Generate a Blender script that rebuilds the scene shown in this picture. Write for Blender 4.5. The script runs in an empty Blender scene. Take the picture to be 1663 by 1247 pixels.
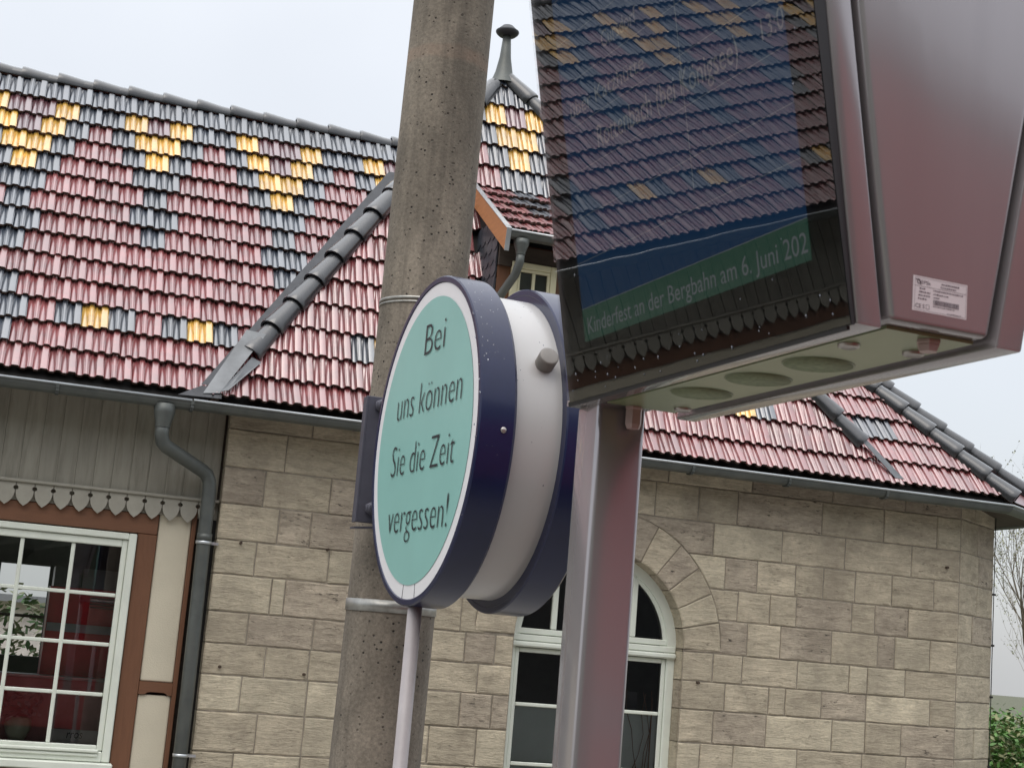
import bpy, bmesh, math, random
from math import sin, cos, tan, atan2, radians, degrees, sqrt, pi
from mathutils import Vector, Matrix, Euler

scene = bpy.context.scene
col = scene.collection
rnd = random.Random(7)

# ------------------------------------------------------------------ camera
F_PX, W_PX, H_PX = 2450.0, 1663.0, 1247.0
ROLL, PITCH, HEAD, ZC = radians(4.82), math.atan(424 / F_PX), radians(18.2), 2.4
fw = Vector((sin(HEAD) * cos(PITCH), cos(HEAD) * cos(PITCH), sin(PITCH)))
r0 = Vector((cos(HEAD), -sin(HEAD), 0))
u0 = r0.cross(fw)
RV = r0 * cos(ROLL) + u0 * sin(ROLL)
UV = -r0 * sin(ROLL) + u0 * cos(ROLL)
CAMP = Vector((0, 0, ZC))
cd = bpy.data.cameras.new('camera')
cam = bpy.data.objects.new('camera', cd)
col.objects.link(cam)
cam.matrix_world = Matrix(((RV.x, UV.x, -fw.x, 0), (RV.y, UV.y, -fw.y, 0), (RV.z, UV.z, -fw.z, ZC), (0, 0, 0, 1)))
cd.sensor_fit = 'HORIZONTAL'
cd.sensor_width = 36.0
cd.lens = 36.0 * F_PX / W_PX
cd.clip_start = 0.02
cd.clip_end = 2000
cd.dof.use_dof = True
cd.dof.focus_distance = 7.0
cd.dof.aperture_fstop = 22.0
scene.camera = cam

# ------------------------------------------------------------------ sky, sun, exposure
SUN_EL, SUN_ROT = radians(60), radians(-140)
world = bpy.data.worlds.new('World')
scene.world = world
world.use_nodes = True
nt = world.node_tree
nt.nodes.clear()
wo = nt.nodes.new('ShaderNodeOutputWorld')
add = nt.nodes.new('ShaderNodeAddShader')
b1 = nt.nodes.new('ShaderNodeBackground')
b2 = nt.nodes.new('ShaderNodeBackground')
sky = nt.nodes.new('ShaderNodeTexSky')
sky.sky_type = 'NISHITA'
sky.sun_disc = False
sky.sun_elevation = SUN_EL
sky.sun_rotation = SUN_ROT
sky.dust_density = 4
b1.inputs['Strength'].default_value = 0.05
nt.links.new(sky.outputs[0], b1.inputs['Color'])
tc = nt.nodes.new('ShaderNodeTexCoord')
sep = nt.nodes.new('ShaderNodeSeparateXYZ')
nt.links.new(tc.outputs['Generated'], sep.inputs[0])
def wmath(op, a, b):                            # overcast luminance: zenith about three times the horizon
    k = nt.nodes.new('ShaderNodeMath'); k.operation = op
    for q, v in enumerate((a, b)):
        if isinstance(v, (int, float)): k.inputs[q].default_value = v
        else: nt.links.new(v, k.inputs[q])
    return k.outputs[0]
zc_ = wmath('MAXIMUM', sep.outputs[2], 0.0)
lum = wmath('ADD', wmath('ADD', 0.525, wmath('MULTIPLY', zc_, 0.40)), wmath('MULTIPLY', wmath('POWER', zc_, 3.0), 1.05))
cn = nt.nodes.new('ShaderNodeTexNoise')
cn.inputs['Scale'].default_value = 2.2
cn.inputs['Detail'].default_value = 4
nt.links.new(tc.outputs['Generated'], cn.inputs['Vector'])
cm = nt.nodes.new('ShaderNodeMapRange')
cm.inputs[1].default_value = 0.3
cm.inputs[2].default_value = 0.7
cm.inputs[3].default_value = 0.90
cm.inputs[4].default_value = 1.09
nt.links.new(cn.outputs['Fac'], cm.inputs[0])
mul = nt.nodes.new('ShaderNodeMath')
mul.operation = 'MULTIPLY'
nt.links.new(lum, mul.inputs[0])
nt.links.new(cm.outputs[0], mul.inputs[1])
b2.inputs['Color'].default_value = (0.97, 0.985, 1.0, 1)
nt.links.new(mul.outputs[0], b2.inputs['Strength'])
nt.links.new(b1.outputs[0], add.inputs[0])
nt.links.new(b2.outputs[0], add.inputs[1])
nt.links.new(add.outputs[0], wo.inputs['Surface'])

sd = bpy.data.lights.new('sun', 'SUN')
sd.energy = 0.8
sd.angle = radians(45)
sd.color = (1.0, 0.96, 0.9)
sun = bpy.data.objects.new('sun', sd)
col.objects.link(sun)
# sky sun_rotation is measured clockwise from +Y
sdir = Vector((sin(SUN_ROT) * cos(SUN_EL), cos(SUN_ROT) * cos(SUN_EL), sin(SUN_EL)))
sun.rotation_euler = sdir.to_track_quat('Z', 'Y').to_euler()

scene.view_settings.view_transform = 'Standard'
scene.view_settings.look = 'None'
scene.view_settings.gamma = 1
scene.view_settings.exposure = 0.15
scene.view_settings.use_curve_mapping = False
scene.render.engine = 'CYCLES'

# ------------------------------------------------------------------ helpers
def ray(x, y):
    return fw + RV * ((x - W_PX / 2) / F_PX) - UV * ((y - H_PX / 2) / F_PX)

def proj(p):
    d = Vector(p) - CAMP
    z = d.dot(fw)
    if z < 0.05: return None
    return (W_PX / 2 + F_PX * d.dot(RV) / z, H_PX / 2 - F_PX * d.dot(UV) / z, z)

WL = {}                                   # world location of every parent

def link(o, parent=None):
    col.objects.link(o)
    if parent is not None:
        o.parent = parent
        o.matrix_parent_inverse = Matrix.Translation(-WL.get(parent.name, Vector()))
    return o

def thing(name, label, cat, loc=(0, 0, 0), group=None):
    o = bpy.data.objects.new(name, None)
    o.empty_display_size = 0.2
    col.objects.link(o)
    o.location = loc
    WL[o.name] = Vector(loc)
    o['label'] = label
    o['category'] = cat
    if group: o['group'] = group
    return o

def tag(o, label, cat, group=None):
    o['label'] = label
    o['category'] = cat
    if group: o['group'] = group
    return o

def mesh(name, verts, faces, mat, parent=None, smooth=False, loc=None, mats=None, midx=None):
    me = bpy.data.meshes.new(name)
    me.from_pydata([tuple(v) for v in verts], [], faces)
    if mats:
        for m in mats: me.materials.append(m)
        if midx: me.polygons.foreach_set('material_index', midx)
    elif mat: me.materials.append(mat)
    if smooth: me.polygons.foreach_set('use_smooth', [True] * len(me.polygons))
    me.update()
    o = bpy.data.objects.new(name, me)
    if loc is not None: o.location = loc
    return link(o, parent)

def from_bm(name, bm, mat, parent=None, smooth=False, loc=None):
    bmesh.ops.recalc_face_normals(bm, faces=bm.faces[:])
    me = bpy.data.meshes.new(name)
    bm.to_mesh(me)
    bm.free()
    if mat: me.materials.append(mat)
    if smooth: me.polygons.foreach_set('use_smooth', [True] * len(me.polygons))
    o = bpy.data.objects.new(name, me)
    if loc is not None: o.location = loc
    return link(o, parent)

def bx(bm, x0, x1, y0, y1, z0, z1, M=None, bevel=0, seg=1):
    vs = [(x, y, z) for x in (x0, x1) for y in (y0, y1) for z in (z0, z1)]
    if M is not None: vs = [M @ Vector(v) for v in vs]
    v = [bm.verts.new(p) for p in vs]
    fs = [bm.faces.new([v[i] for i in q]) for q in ((0, 1, 3, 2), (4, 6, 7, 5), (0, 4, 5, 1), (2, 3, 7, 6), (0, 2, 6, 4), (1, 5, 7, 3))]
    if bevel:
        es = list({e for f in fs for e in f.edges})
        bmesh.ops.bevel(bm, geom=es, offset=bevel, segments=seg, affect='EDGES', profile=0.5)
    return bm

def box(name, x0, x1, y0, y1, z0, z1, mat, parent=None, bevel=0, seg=1, M=None):
    c = Vector(((x0 + x1) / 2, (y0 + y1) / 2, (z0 + z1) / 2))
    bm = bmesh.new()
    if M is None:
        bx(bm, x0 - c.x, x1 - c.x, y0 - c.y, y1 - c.y, z0 - c.z, z1 - c.z, None, bevel, seg)
        o = from_bm(name, bm, mat, parent, loc=c)
        if parent is not None: WL[o.name] = c
        else: WL[o.name] = c
        return o
    bx(bm, x0, x1, y0, y1, z0, z1, M, bevel, seg)
    return from_bm(name, bm, mat, parent)

def tube(bm, pts, r, n=12, caps=True):
    """swept tube; r number or list"""
    pts = [Vector(p) for p in pts]
    rs = r if isinstance(r, (list, tuple)) else [r] * len(pts)
    rings = []
    prev = None
    for i, p in enumerate(pts):
        if i == 0: t = pts[1] - p
        elif i == len(pts) - 1: t = p - pts[i - 1]
        else: t = (pts[i + 1] - p).normalized() + (p - pts[i - 1]).normalized()
        t.normalize()
        if prev is None:
            a = Vector((1, 0, 0)) if abs(t.x) < 0.9 else Vector((0, 1, 0))
            prev = (a - t * a.dot(t)).normalized()
        else:
            prev = (prev - t * prev.dot(t)).normalized()
        b = t.cross(prev)
        rings.append([bm.verts.new(p + (prev * cos(2 * pi * k / n) + b * sin(2 * pi * k / n)) * rs[i]) for k in range(n)])
    for A, B in zip(rings, rings[1:]):
        for k in range(n):
            f = bm.faces.new((A[k], A[(k + 1) % n], B[(k + 1) % n], B[k]))
            f.smooth = True
    if caps:
        bm.faces.new(rings[0][::-1])
        bm.faces.new(rings[-1])
    return bm

def lathe(bm, prof, origin, axis, up, n=48, smooth=True):
    """prof: (along, radius) list, axis unit vector"""
    axis = Vector(axis).normalized(); up = Vector(up).normalized(); sd_ = axis.cross(up)
    rings = []
    for a, r in prof:
        rings.append([bm.verts.new(Vector(origin) + axis * a + (up * cos(2 * pi * k / n) + sd_ * sin(2 * pi * k / n)) * max(r, 1e-4)) for k in range(n)])
    for A, B in zip(rings, rings[1:]):
        for k in range(n):
            f = bm.faces.new((A[k], A[(k + 1) % n], B[(k + 1) % n], B[k]))
            f.smooth = smooth
    return bm

# ------------------------------------------------------------------ materials
def new_mat(name):
    m = bpy.data.materials.new(name)
    m.use_nodes = True
    n = m.node_tree
    return m, n, n.nodes['Principled BSDF']

def setp(b, **kw):
    names = dict(rough='Roughness', metal='Metallic', coat='Coat Weight', coatr='Coat Roughness', coati='Coat IOR', ior='IOR', spec='Specular IOR Level', emit='Emission Strength')
    for k, v in kw.items():
        b.inputs[names[k]].default_value = v

def surf(name, c, rough=0.6, var=0.12, scale=8.0, bump=0.0, bscale=60.0, stretch=(1, 1, 1), dirt=0.0, dirt_c=(0.03, 0.025, 0.02), dscale=3.0, perobj=0.0, **kw):
    """general procedural surface: base colour with mottling, optional dirt patches and fine relief"""
    m, n, b = new_mat(name)
    setp(b, rough=rough, **kw)
    L = n.links.new
    tc = n.nodes.new('ShaderNodeTexCoord')
    mp = n.nodes.new('ShaderNodeMapping')
    mp.inputs['Scale'].default_value = stretch
    L(tc.outputs['Object'], mp.inputs['Vector'])
    vec = mp.outputs[0]
    oi = None
    if perobj:
        oi = n.nodes.new('ShaderNodeObjectInfo')
        sc_ = n.nodes.new('ShaderNodeVectorMath'); sc_.operation = 'SCALE'
        cb = n.nodes.new('ShaderNodeCombineXYZ')
        for i in range(3): L(oi.outputs['Random'], cb.inputs[i])
        L(cb.outputs[0], sc_.inputs[0]); sc_.inputs['Scale'].default_value = 57.0
        ad = n.nodes.new('ShaderNodeVectorMath')
        L(vec, ad.inputs[0]); L(sc_.outputs[0], ad.inputs[1])
        vec = ad.outputs[0]
    no = n.nodes.new('ShaderNodeTexNoise')
    no.inputs['Scale'].default_value = scale
    no.inputs['Detail'].default_value = 6
    no.inputs['Roughness'].default_value = 0.6
    L(vec, no.inputs['Vector'])
    cr = n.nodes.new('ShaderNodeMapRange')
    cr.inputs[1].default_value = 0.3; cr.inputs[2].default_value = 0.7
    cr.inputs[3].default_value = 1 - var; cr.inputs[4].default_value = 1 + var
    L(no.outputs['Fac'], cr.inputs[0])
    fac = cr.outputs[0]
    if perobj:
        pr = n.nodes.new('ShaderNodeMapRange')
        pr.inputs[3].default_value = 1 - perobj; pr.inputs[4].default_value = 1 + perobj
        L(oi.outputs['Random'], pr.inputs[0])
        mm = n.nodes.new('ShaderNodeMath'); mm.operation = 'MULTIPLY'
        L(fac, mm.inputs[0]); L(pr.outputs[0], mm.inputs[1])
        fac = mm.outputs[0]
    vm = n.nodes.new('ShaderNodeVectorMath'); vm.operation = 'SCALE'
    vm.inputs[0].default_value = c[:3]
    L(fac, vm.inputs['Scale'])
    out = vm.outputs[0]
    if dirt:
        dn = n.nodes.new('ShaderNodeTexNoise')
        dn.inputs['Scale'].default_value = dscale
        dn.inputs['Detail'].default_value = 8
        dn.inputs['Roughness'].default_value = 0.7
        L(vec, dn.inputs['Vector'])
        dr = n.nodes.new('ShaderNodeMapRange')
        dr.inputs[1].default_value = 0.48; dr.inputs[2].default_value = 0.72
        dr.inputs[3].default_value = 0; dr.inputs[4].default_value = dirt
        L(dn.outputs['Fac'], dr.inputs[0])
        mx = n.nodes.new('ShaderNodeMix'); mx.data_type = 'RGBA'
        L(dr.outputs[0], mx.inputs[0]); L(out, mx.inputs[6]); mx.inputs[7].default_value = (*dirt_c, 1)
        out = mx.outputs[2]
    L(out, b.inputs['Base Color'])
    if bump:
        bn = n.nodes.new('ShaderNodeTexNoise')
        bn.inputs['Scale'].default_value = bscale
        bn.inputs['Detail'].default_value = 5
        L(vec, bn.inputs['Vector'])
        bp = n.nodes.new('ShaderNodeBump')
        bp.inputs['Strength'].default_value = bump
        bp.inputs['Distance'].default_value = 0.01
        L(bn.outputs['Fac'], bp.inputs['Height'])
        L(bp.outputs[0], b.inputs['Normal'])
        if 'coat' in kw: L(bp.outputs[0], b.inputs['Coat Normal'])
    return m

def stone_mat(name, c, pit=0.5, streak=0.5):
    """bedded travertine: horizontal streaks, pits, warm and grey patches, different on every block"""
    m, n, b = new_mat(name)
    setp(b, rough=0.88)
    L = n.links.new
    tc = n.nodes.new('ShaderNodeTexCoord')
    oi = n.nodes.new('ShaderNodeObjectInfo')
    cb = n.nodes.new('ShaderNodeCombineXYZ')
    for i in range(3): L(oi.outputs['Random'], cb.inputs[i])
    sc_ = n.nodes.new('ShaderNodeVectorMath'); sc_.operation = 'SCALE'
    L(cb.outputs[0], sc_.inputs[0]); sc_.inputs['Scale'].default_value = 83.0
    ad = n.nodes.new('ShaderNodeVectorMath')
    L(tc.outputs['Object'], ad.inputs[0]); L(sc_.outputs[0], ad.inputs[1])
    def noise(scale, st, detail=6, rough=0.6, dist=0.0):
        mp = n.nodes.new('ShaderNodeMapping'); mp.inputs['Scale'].default_value = st
        L(ad.outputs[0], mp.inputs['Vector'])
        no = n.nodes.new('ShaderNodeTexNoise')
        no.inputs['Scale'].default_value = scale; no.inputs['Detail'].default_value = detail
        no.inputs['Roughness'].default_value = rough; no.inputs['Distortion'].default_value = dist
        L(mp.outputs[0], no.inputs['Vector'])
        return no.outputs['Fac']
    def rng(s, a, b_, c_, d):
        r = n.nodes.new('ShaderNodeMapRange')
        r.inputs[1].default_value = a; r.inputs[2].default_value = b_; r.inputs[3].default_value = c_; r.inputs[4].default_value = d
        L(s, r.inputs[0]); return r.outputs[0]
    def mul_(a, b_):
        k = n.nodes.new('ShaderNodeMath'); k.operation = 'MULTIPLY'; L(a, k.inputs[0]); L(b_, k.inputs[1]); return k.outputs[0]
    bed = noise(6.0, (0.8, 0.8, 3.6), 9, 0.72, 0.5)
    fine = noise(40.0, (0.65, 0.65, 2.6), 6, 0.75)
    big = noise(2.6, (1, 1, 1.6), 4, 0.6)
    per = rng(oi.outputs['Random'], 0, 1, 0.88, 1.12)
    f = mul_(mul_(rng(bed, 0.36, 0.64, 1 - streak * 0.34, 1 + streak * 0.30), rng(fine, 0.34, 0.66, 0.84, 1.14)), mul_(rng(big, 0.3, 0.7, 0.82, 1.12), per))
    vm = n.nodes.new('ShaderNodeVectorMath'); vm.operation = 'SCALE'; vm.inputs[0].default_value = c
    L(f, vm.inputs['Scale'])
    # grey-brown weathering patches
    wth = rng(noise(4.5, (1, 1, 2.0), 9, 0.78), 0.50, 0.66, 0, 0.42)
    mx = n.nodes.new('ShaderNodeMix'); mx.data_type = 'RGBA'
    L(wth, mx.inputs[0]); L(vm.outputs[0], mx.inputs[6]); mx.inputs[7].default_value = (c[0] * 0.40, c[1] * 0.38, c[2] * 0.36, 1)
    # pits
    pn = rng(noise(36.0, (0.5, 0.5, 1.5), 4, 0.7), 0.57, 0.66, 0, 1)
    pm = rng(noise(5.0, (1, 1, 3.0), 4, 0.6), 0.44, 0.62, 0.0, pit)
    pf = mul_(pn, pm)
    # grime running over several blocks
    geo = n.nodes.new('ShaderNodeNewGeometry')
    gm = n.nodes.new('ShaderNodeMapping'); gm.inputs['Scale'].default_value = (1.3, 1.3, 0.9)
    L(geo.outputs['Position'], gm.inputs['Vector'])
    gn = n.nodes.new('ShaderNodeTexNoise'); gn.inputs['Scale'].default_value = 1.6; gn.inputs['Detail'].default_value = 9; gn.inputs['Roughness'].default_value = 0.7
    L(gm.outputs[0], gn.inputs['Vector'])
    mg = n.nodes.new('ShaderNodeMix'); mg.data_type = 'RGBA'
    L(rng(gn.outputs['Fac'], 0.47, 0.66, 0, 0.5), mg.inputs[0]); L(mx.outputs[2], mg.inputs[6]); mg.inputs[7].default_value = (c[0] * 0.50, c[1] * 0.49, c[2] * 0.50, 1)
    mx2 = n.nodes.new('ShaderNodeMix'); mx2.data_type = 'RGBA'
    L(pf, mx2.inputs[0]); L(mg.outputs[2], mx2.inputs[6]); mx2.inputs[7].default_value = (0.055, 0.045, 0.036, 1)
    L(mx2.outputs[2], b.inputs['Base Color'])
    inv = n.nodes.new('ShaderNodeMath'); inv.operation = 'SUBTRACT'
    hsum = n.nodes.new('ShaderNodeMath'); hsum.operation = 'ADD'; L(fine, hsum.inputs[0]); L(rng(bed, 0.2, 0.8, 0.0, 1.6), hsum.inputs[1])
    L(hsum.outputs[0], inv.inputs[0]); L(pf, inv.inputs[1])
    bp = n.nodes.new('ShaderNodeBump'); bp.inputs['Strength'].default_value = 0.6; bp.inputs['Distance'].default_value = 0.013
    L(inv.outputs[0], bp.inputs['Height']); L(bp.outputs[0], b.inputs['Normal'])
    return m

def tile_mat(name, c, dull=0.0, coati=2.2, coatr=0.31):
    """glazed, rain-wet roof tile"""
    m, n, b = new_mat(name)
    setp(b, rough=0.36 + dull, coat=1.0, coatr=coatr, coati=coati)
    L = n.links.new
    oi = n.nodes.new('ShaderNodeObjectInfo')
    geo = n.nodes.new('ShaderNodeNewGeometry')
    no = n.nodes.new('ShaderNodeTexNoise'); no.inputs['Scale'].default_value = 9; no.inputs['Detail'].default_value = 5
    L(geo.outputs['Position'], no.inputs['Vector'])
    mr_ = n.nodes.new('ShaderNodeMapRange'); mr_.inputs[1].default_value = 0.3; mr_.inputs[2].default_value = 0.7
    mr_.inputs[3].default_value = 0.74; mr_.inputs[4].default_value = 1.2
    L(no.outputs['Fac'], mr_.inputs[0])
    pr = n.nodes.new('ShaderNodeMapRange'); pr.inputs[3].default_value = 0.78; pr.inputs[4].default_value = 1.2
    L(oi.outputs['Random'], pr.inputs[0])
    mm = n.nodes.new('ShaderNodeMath'); mm.operation = 'MULTIPLY'
    L(mr_.outputs[0], mm.inputs[0]); L(pr.outputs[0], mm.inputs[1])
    vm = n.nodes.new('ShaderNodeVectorMath'); vm.operation = 'SCALE'; vm.inputs[0].default_value = c
    L(mm.outputs[0], vm.inputs['Scale'])
    # soot and lichen film
    dn = n.nodes.new('ShaderNodeTexNoise'); dn.inputs['Scale'].default_value = 26; dn.inputs['Detail'].default_value = 7
    L(geo.outputs['Position'], dn.inputs['Vector'])
    dr = n.nodes.new('ShaderNodeMapRange'); dr.inputs[1].default_value = 0.52; dr.inputs[2].default_value = 0.75; dr.inputs[4].default_value = 0.35
    L(dn.outputs['Fac'], dr.inputs[0])
    mx = n.nodes.new('ShaderNodeMix'); mx.data_type = 'RGBA'
    L(dr.outputs[0], mx.inputs[0]); L(vm.outputs[0], mx.inputs[6]); mx.inputs[7].default_value = (0.045, 0.035, 0.028, 1)
    L(mx.outputs[2], b.inputs['Base Color'])
    bn = n.nodes.new('ShaderNodeTexNoise'); bn.inputs['Scale'].default_value = 130; bn.inputs['Detail'].default_value = 3
    L(geo.outputs['Position'], bn.inputs['Vector'])
    bp = n.nodes.new('ShaderNodeBump'); bp.inputs['Strength'].default_value = 0.10; bp.inputs['Distance'].default_value = 0.006
    L(bn.outputs['Fac'], bp.inputs['Height']); L(bp.outputs[0], b.inputs['Normal']); L(bp.outputs[0], b.inputs['Coat Normal'])
    return m

def glass_mat(name, ior=1.5, tint=(1, 1, 1), wob=0.0, wscale=3.0, rough=0.0):
    m = bpy.data.materials.new(name); m.use_nodes = True
    n = m.node_tree; n.nodes.clear(); L = n.links.new
    o = n.nodes.new('ShaderNodeOutputMaterial')
    t = n.nodes.new('ShaderNodeBsdfTransparent'); t.inputs[0].default_value = (*tint, 1)
    g = n.nodes.new('ShaderNodeBsdfGlossy'); g.inputs['Roughness'].default_value = rough
    fr = n.nodes.new('ShaderNodeFresnel'); fr.inputs['IOR'].default_value = ior
    mx = n.nodes.new('ShaderNodeMixShader')
    L(fr.outputs[0], mx.inputs[0]); L(t.outputs[0], mx.inputs[1]); L(g.outputs[0], mx.inputs[2]); L(mx.outputs[0], o.inputs[0])
    if wob:
        tc_ = n.nodes.new('ShaderNodeTexCoord')
        no = n.nodes.new('ShaderNodeTexNoise'); no.inputs['Scale'].default_value = wscale; no.inputs['Detail'].default_value = 1
        L(tc_.outputs['Object'], no.inputs['Vector'])
        bp = n.nodes.new('ShaderNodeBump'); bp.inputs['Strength'].default_value = wob; bp.inputs['Distance'].default_value = 0.02
        L(no.outputs['Fac'], bp.inputs['Height']); L(bp.outputs[0], g.inputs['Normal'])
    return m

def screen_mat(name, c, e):
    m, n, b = new_mat(name)
    b.inputs['Base Color'].default_value = (*[x * 0.35 for x in c], 1)
    b.inputs['Emission Color'].default_value = (*c, 1)
    setp(b, rough=0.5, emit=e)
    return m

def plain(name, c, rough=0.5, **kw):
    return surf(name, c, rough, var=0.06, scale=12, **kw)

M = {}
M['red'] = tile_mat('glazed_red', (0.235, 0.052, 0.055))
M['grey'] = tile_mat('glazed_slate_grey', (0.034, 0.046, 0.068))
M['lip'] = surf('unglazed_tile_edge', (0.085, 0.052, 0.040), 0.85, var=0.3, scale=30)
M['yellow'] = tile_mat('glazed_yellow', (0.74, 0.43, 0.065))
M['purple'] = tile_mat('glazed_purple', (0.120, 0.032, 0.045))
M['ridge'] = tile_mat('glazed_black_ridge', (0.011, 0.0125, 0.016), 0.0, 1.55, 0.14)
M['stone'] = stone_mat('travertine', (0.500, 0.435, 0.325))
M['stone2'] = stone_mat('travertine_pitted', (0.435, 0.372, 0.288), pit=1.0, streak=0.65)
M['stone3'] = stone_mat('travertine_pale', (0.560, 0.495, 0.370), pit=0.4, streak=0.45)
M['mortar'] = surf('mortar', (0.25, 0.22, 0.175), 0.95, var=0.25, scale=20, bump=0.4, bscale=90)
M['board'] = surf('painted_boards', (0.300, 0.285, 0.235), 0.62, var=0.10, scale=5, stretch=(6, 6, 0.7), bump=0.15, bscale=40, dirt=0.55, dirt_c=(0.11, 0.10, 0.075), dscale=2.6, perobj=0.06)
M['shield'] = surf('painted_shingle', (0.335, 0.320, 0.270), 0.6, var=0.08, scale=9, bump=0.1, bscale=60, dirt=0.2, dirt_c=(0.15, 0.14, 0.11), perobj=0.05)
M['brown'] = surf('brown_timber', (0.158, 0.069, 0.034), 0.55, var=0.14, scale=6, stretch=(7, 7, 0.8), bump=0.14, bscale=50, dirt=0.25, dirt_c=(0.09, 0.04, 0.022))
M['brownh'] = surf('brown_timber_crosswise', (0.158, 0.069, 0.034), 0.55, var=0.14, scale=6, stretch=(0.8, 7, 7), bump=0.14, bscale=50, dirt=0.25, dirt_c=(0.09, 0.04, 0.022))
M['orange'] = surf('orange_fascia_board', (0.44, 0.19, 0.075), 0.6, var=0.12, scale=7, stretch=(6, 1, 6))
M['plaster'] = surf('cream_plaster', (0.60, 0.55, 0.43), 0.85, var=0.06, scale=3, bump=0.25, bscale=120)
M['white'] = surf('white_window_paint', (0.70, 0.74, 0.66), 0.38, var=0.04, scale=6, dirt=0.14, dirt_c=(0.36, 0.36, 0.29), dscale=5)
M['cream'] = surf('cream_window_paint', (0.72, 0.68, 0.46), 0.42, var=0.05, scale=6)
M['zinc'] = surf('weathered_zinc', (0.105, 0.115, 0.110), 0.46, var=0.22, scale=7, bump=0.05, bscale=30, metal=0.35, dirt=0.6, dirt_c=(0.10, 0.10, 0.085), dscale=3.5)
M['zinc2'] = surf('bright_zinc', (0.50, 0.53, 0.55), 0.30, var=0.15, scale=8, metal=0.6)
M['lead'] = surf('dark_lead_sheet', (0.045, 0.048, 0.055), 0.5, var=0.3, scale=9, metal=0.3, bump=0.1, bscale=25)
M['bitumen'] = surf('black_bitumen', (0.012, 0.011, 0.010), 0.7)
M['slate'] = surf('dark_slate', (0.045, 0.050, 0.062), 0.42, var=0.2, scale=10, bump=0.15, bscale=60, perobj=0.2)
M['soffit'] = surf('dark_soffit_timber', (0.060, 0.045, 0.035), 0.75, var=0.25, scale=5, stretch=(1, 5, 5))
M['concrete'] = None
M['strap'] = surf('galvanised_strap', (0.36, 0.36, 0.34), 0.4, var=0.25, scale=20, metal=0.7, dirt=0.45, dirt_c=(0.16, 0.12, 0.08), dscale=9)
M['blue'] = surf('dark_blue_enamel', (0.009, 0.014, 0.055), 0.30, var=0.15, scale=5, bump=0.03, bscale=14, spec=0.35, coat=0.25, coatr=0.12)
M['offwhite'] = surf('off_white_enamel', (0.46, 0.455, 0.45), 0.33, var=0.05, scale=4, dirt=0.35, dirt_c=(0.40, 0.36, 0.33), dscale=4, stretch=(1, 1, 0.3), coat=0.3, coatr=0.2)
M['ringwhite'] = surf('white_acrylic', (0.80, 0.80, 0.82), 0.3, var=0.02)
M['mint'] = surf('mint_film', (0.265, 0.520, 0.480), 0.32, var=0.05, scale=2.5)
M['ink'] = plain('dark_ink', (0.016, 0.018, 0.022), 0.5)
M['bracket'] = surf('painted_bracket', (0.075, 0.075, 0.098), 0.5, var=0.15, scale=9, metal=0.2)
M['steel'] = surf('bright_bolt_steel', (0.45, 0.42, 0.40), 0.35, var=0.15, scale=20, metal=0.8)
M['knob'] = surf('grey_plastic_knob', (0.20, 0.185, 0.17), 0.45)
M['housing'] = surf('grey_metallic_lacquer', (0.375, 0.355, 0.37), 0.20, var=0.05, scale=3, stretch=(5, 5, 0.6), dirt=0.12, dirt_c=(0.20, 0.18, 0.18), dscale=1.5, bump=0.010, bscale=14, metal=0.55, coat=0.35, coatr=0.06)
M['under'] = surf('underside_green_bounce', (0.205, 0.245, 0.135), 0.34, var=0.08, scale=4, coat=0.3, coatr=0.15)  # olive tint paints in green bounce light from the ground
M['deepblack'] = plain('deep_black', (0.012, 0.012, 0.014), 0.5)
M['grille'] = surf('speaker_grille', (0.180, 0.212, 0.120), 0.7, var=0.3, scale=120)  # greenish to match the bounce tint painted on the underside
M['paper'] = surf('label_paper', (0.62, 0.55, 0.57), 0.5, var=0.03)
M['bezel'] = plain('black_bezel', (0.010, 0.010, 0.012), 0.4)
M['lcd'] = screen_mat('lcd_blue', (0.009, 0.036, 0.090), 0.36)
M['lcdgreen'] = screen_mat('lcd_green', (0.035, 0.100, 0.072), 0.25)
M['lcdtext'] = screen_mat('lcd_text', (0.17, 0.185, 0.20), 0.29)
M['scrglass'] = glass_mat('screen_glass', 1.85, wob=0.012, wscale=5.0)
M['winglass'] = glass_mat('window_glass', 2.0, (0.88, 0.91, 0.90), wob=0.006, wscale=2.5)
M['frost'] = surf('frosted_film', (0.72, 0.80, 0.79), 0.6, var=0.10, scale=2)
M['room'] = surf('dark_room', (0.16, 0.155, 0.145), 0.9)
M['train'] = surf('train_red', (0.40, 0.022, 0.028), 0.28, var=0.05, scale=2, coat=0.5, coatr=0.08)
M['traingrey'] = surf('train_grey', (0.24, 0.245, 0.26), 0.4, var=0.05)
M['darkgrey'] = surf('dark_grey_paint', (0.055, 0.058, 0.062), 0.35, var=0.1)
M['bark'] = surf('bark', (0.23, 0.195, 0.15), 0.9, var=0.3, scale=14)
M['budleaf'] = surf('young_leaf', (0.26, 0.27, 0.14), 0.7, var=0.3, scale=2)
M['leaf'] = surf('green_leaf', (0.085, 0.190, 0.040), 0.6, var=0.4, scale=3)
M['darkleaf'] = surf('dark_leaf', (0.022, 0.034, 0.016), 0.7, var=0.5, scale=1.2)
M['blossom'] = surf('yellow_blossom', (0.70, 0.52, 0.03), 0.7, var=0.2, scale=5)
M['asphalt'] = surf('asphalt', (0.06, 0.06, 0.058), 0.8, var=0.25, scale=30, bump=0.4, bscale=200)
M['grass'] = surf('grass', (0.095, 0.100, 0.060), 0.9, var=0.4, scale=4)
M['paving'] = surf('platform_paving', (0.26, 0.25, 0.23), 0.75, var=0.2, scale=6, bump=0.2, bscale=90)

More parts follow.
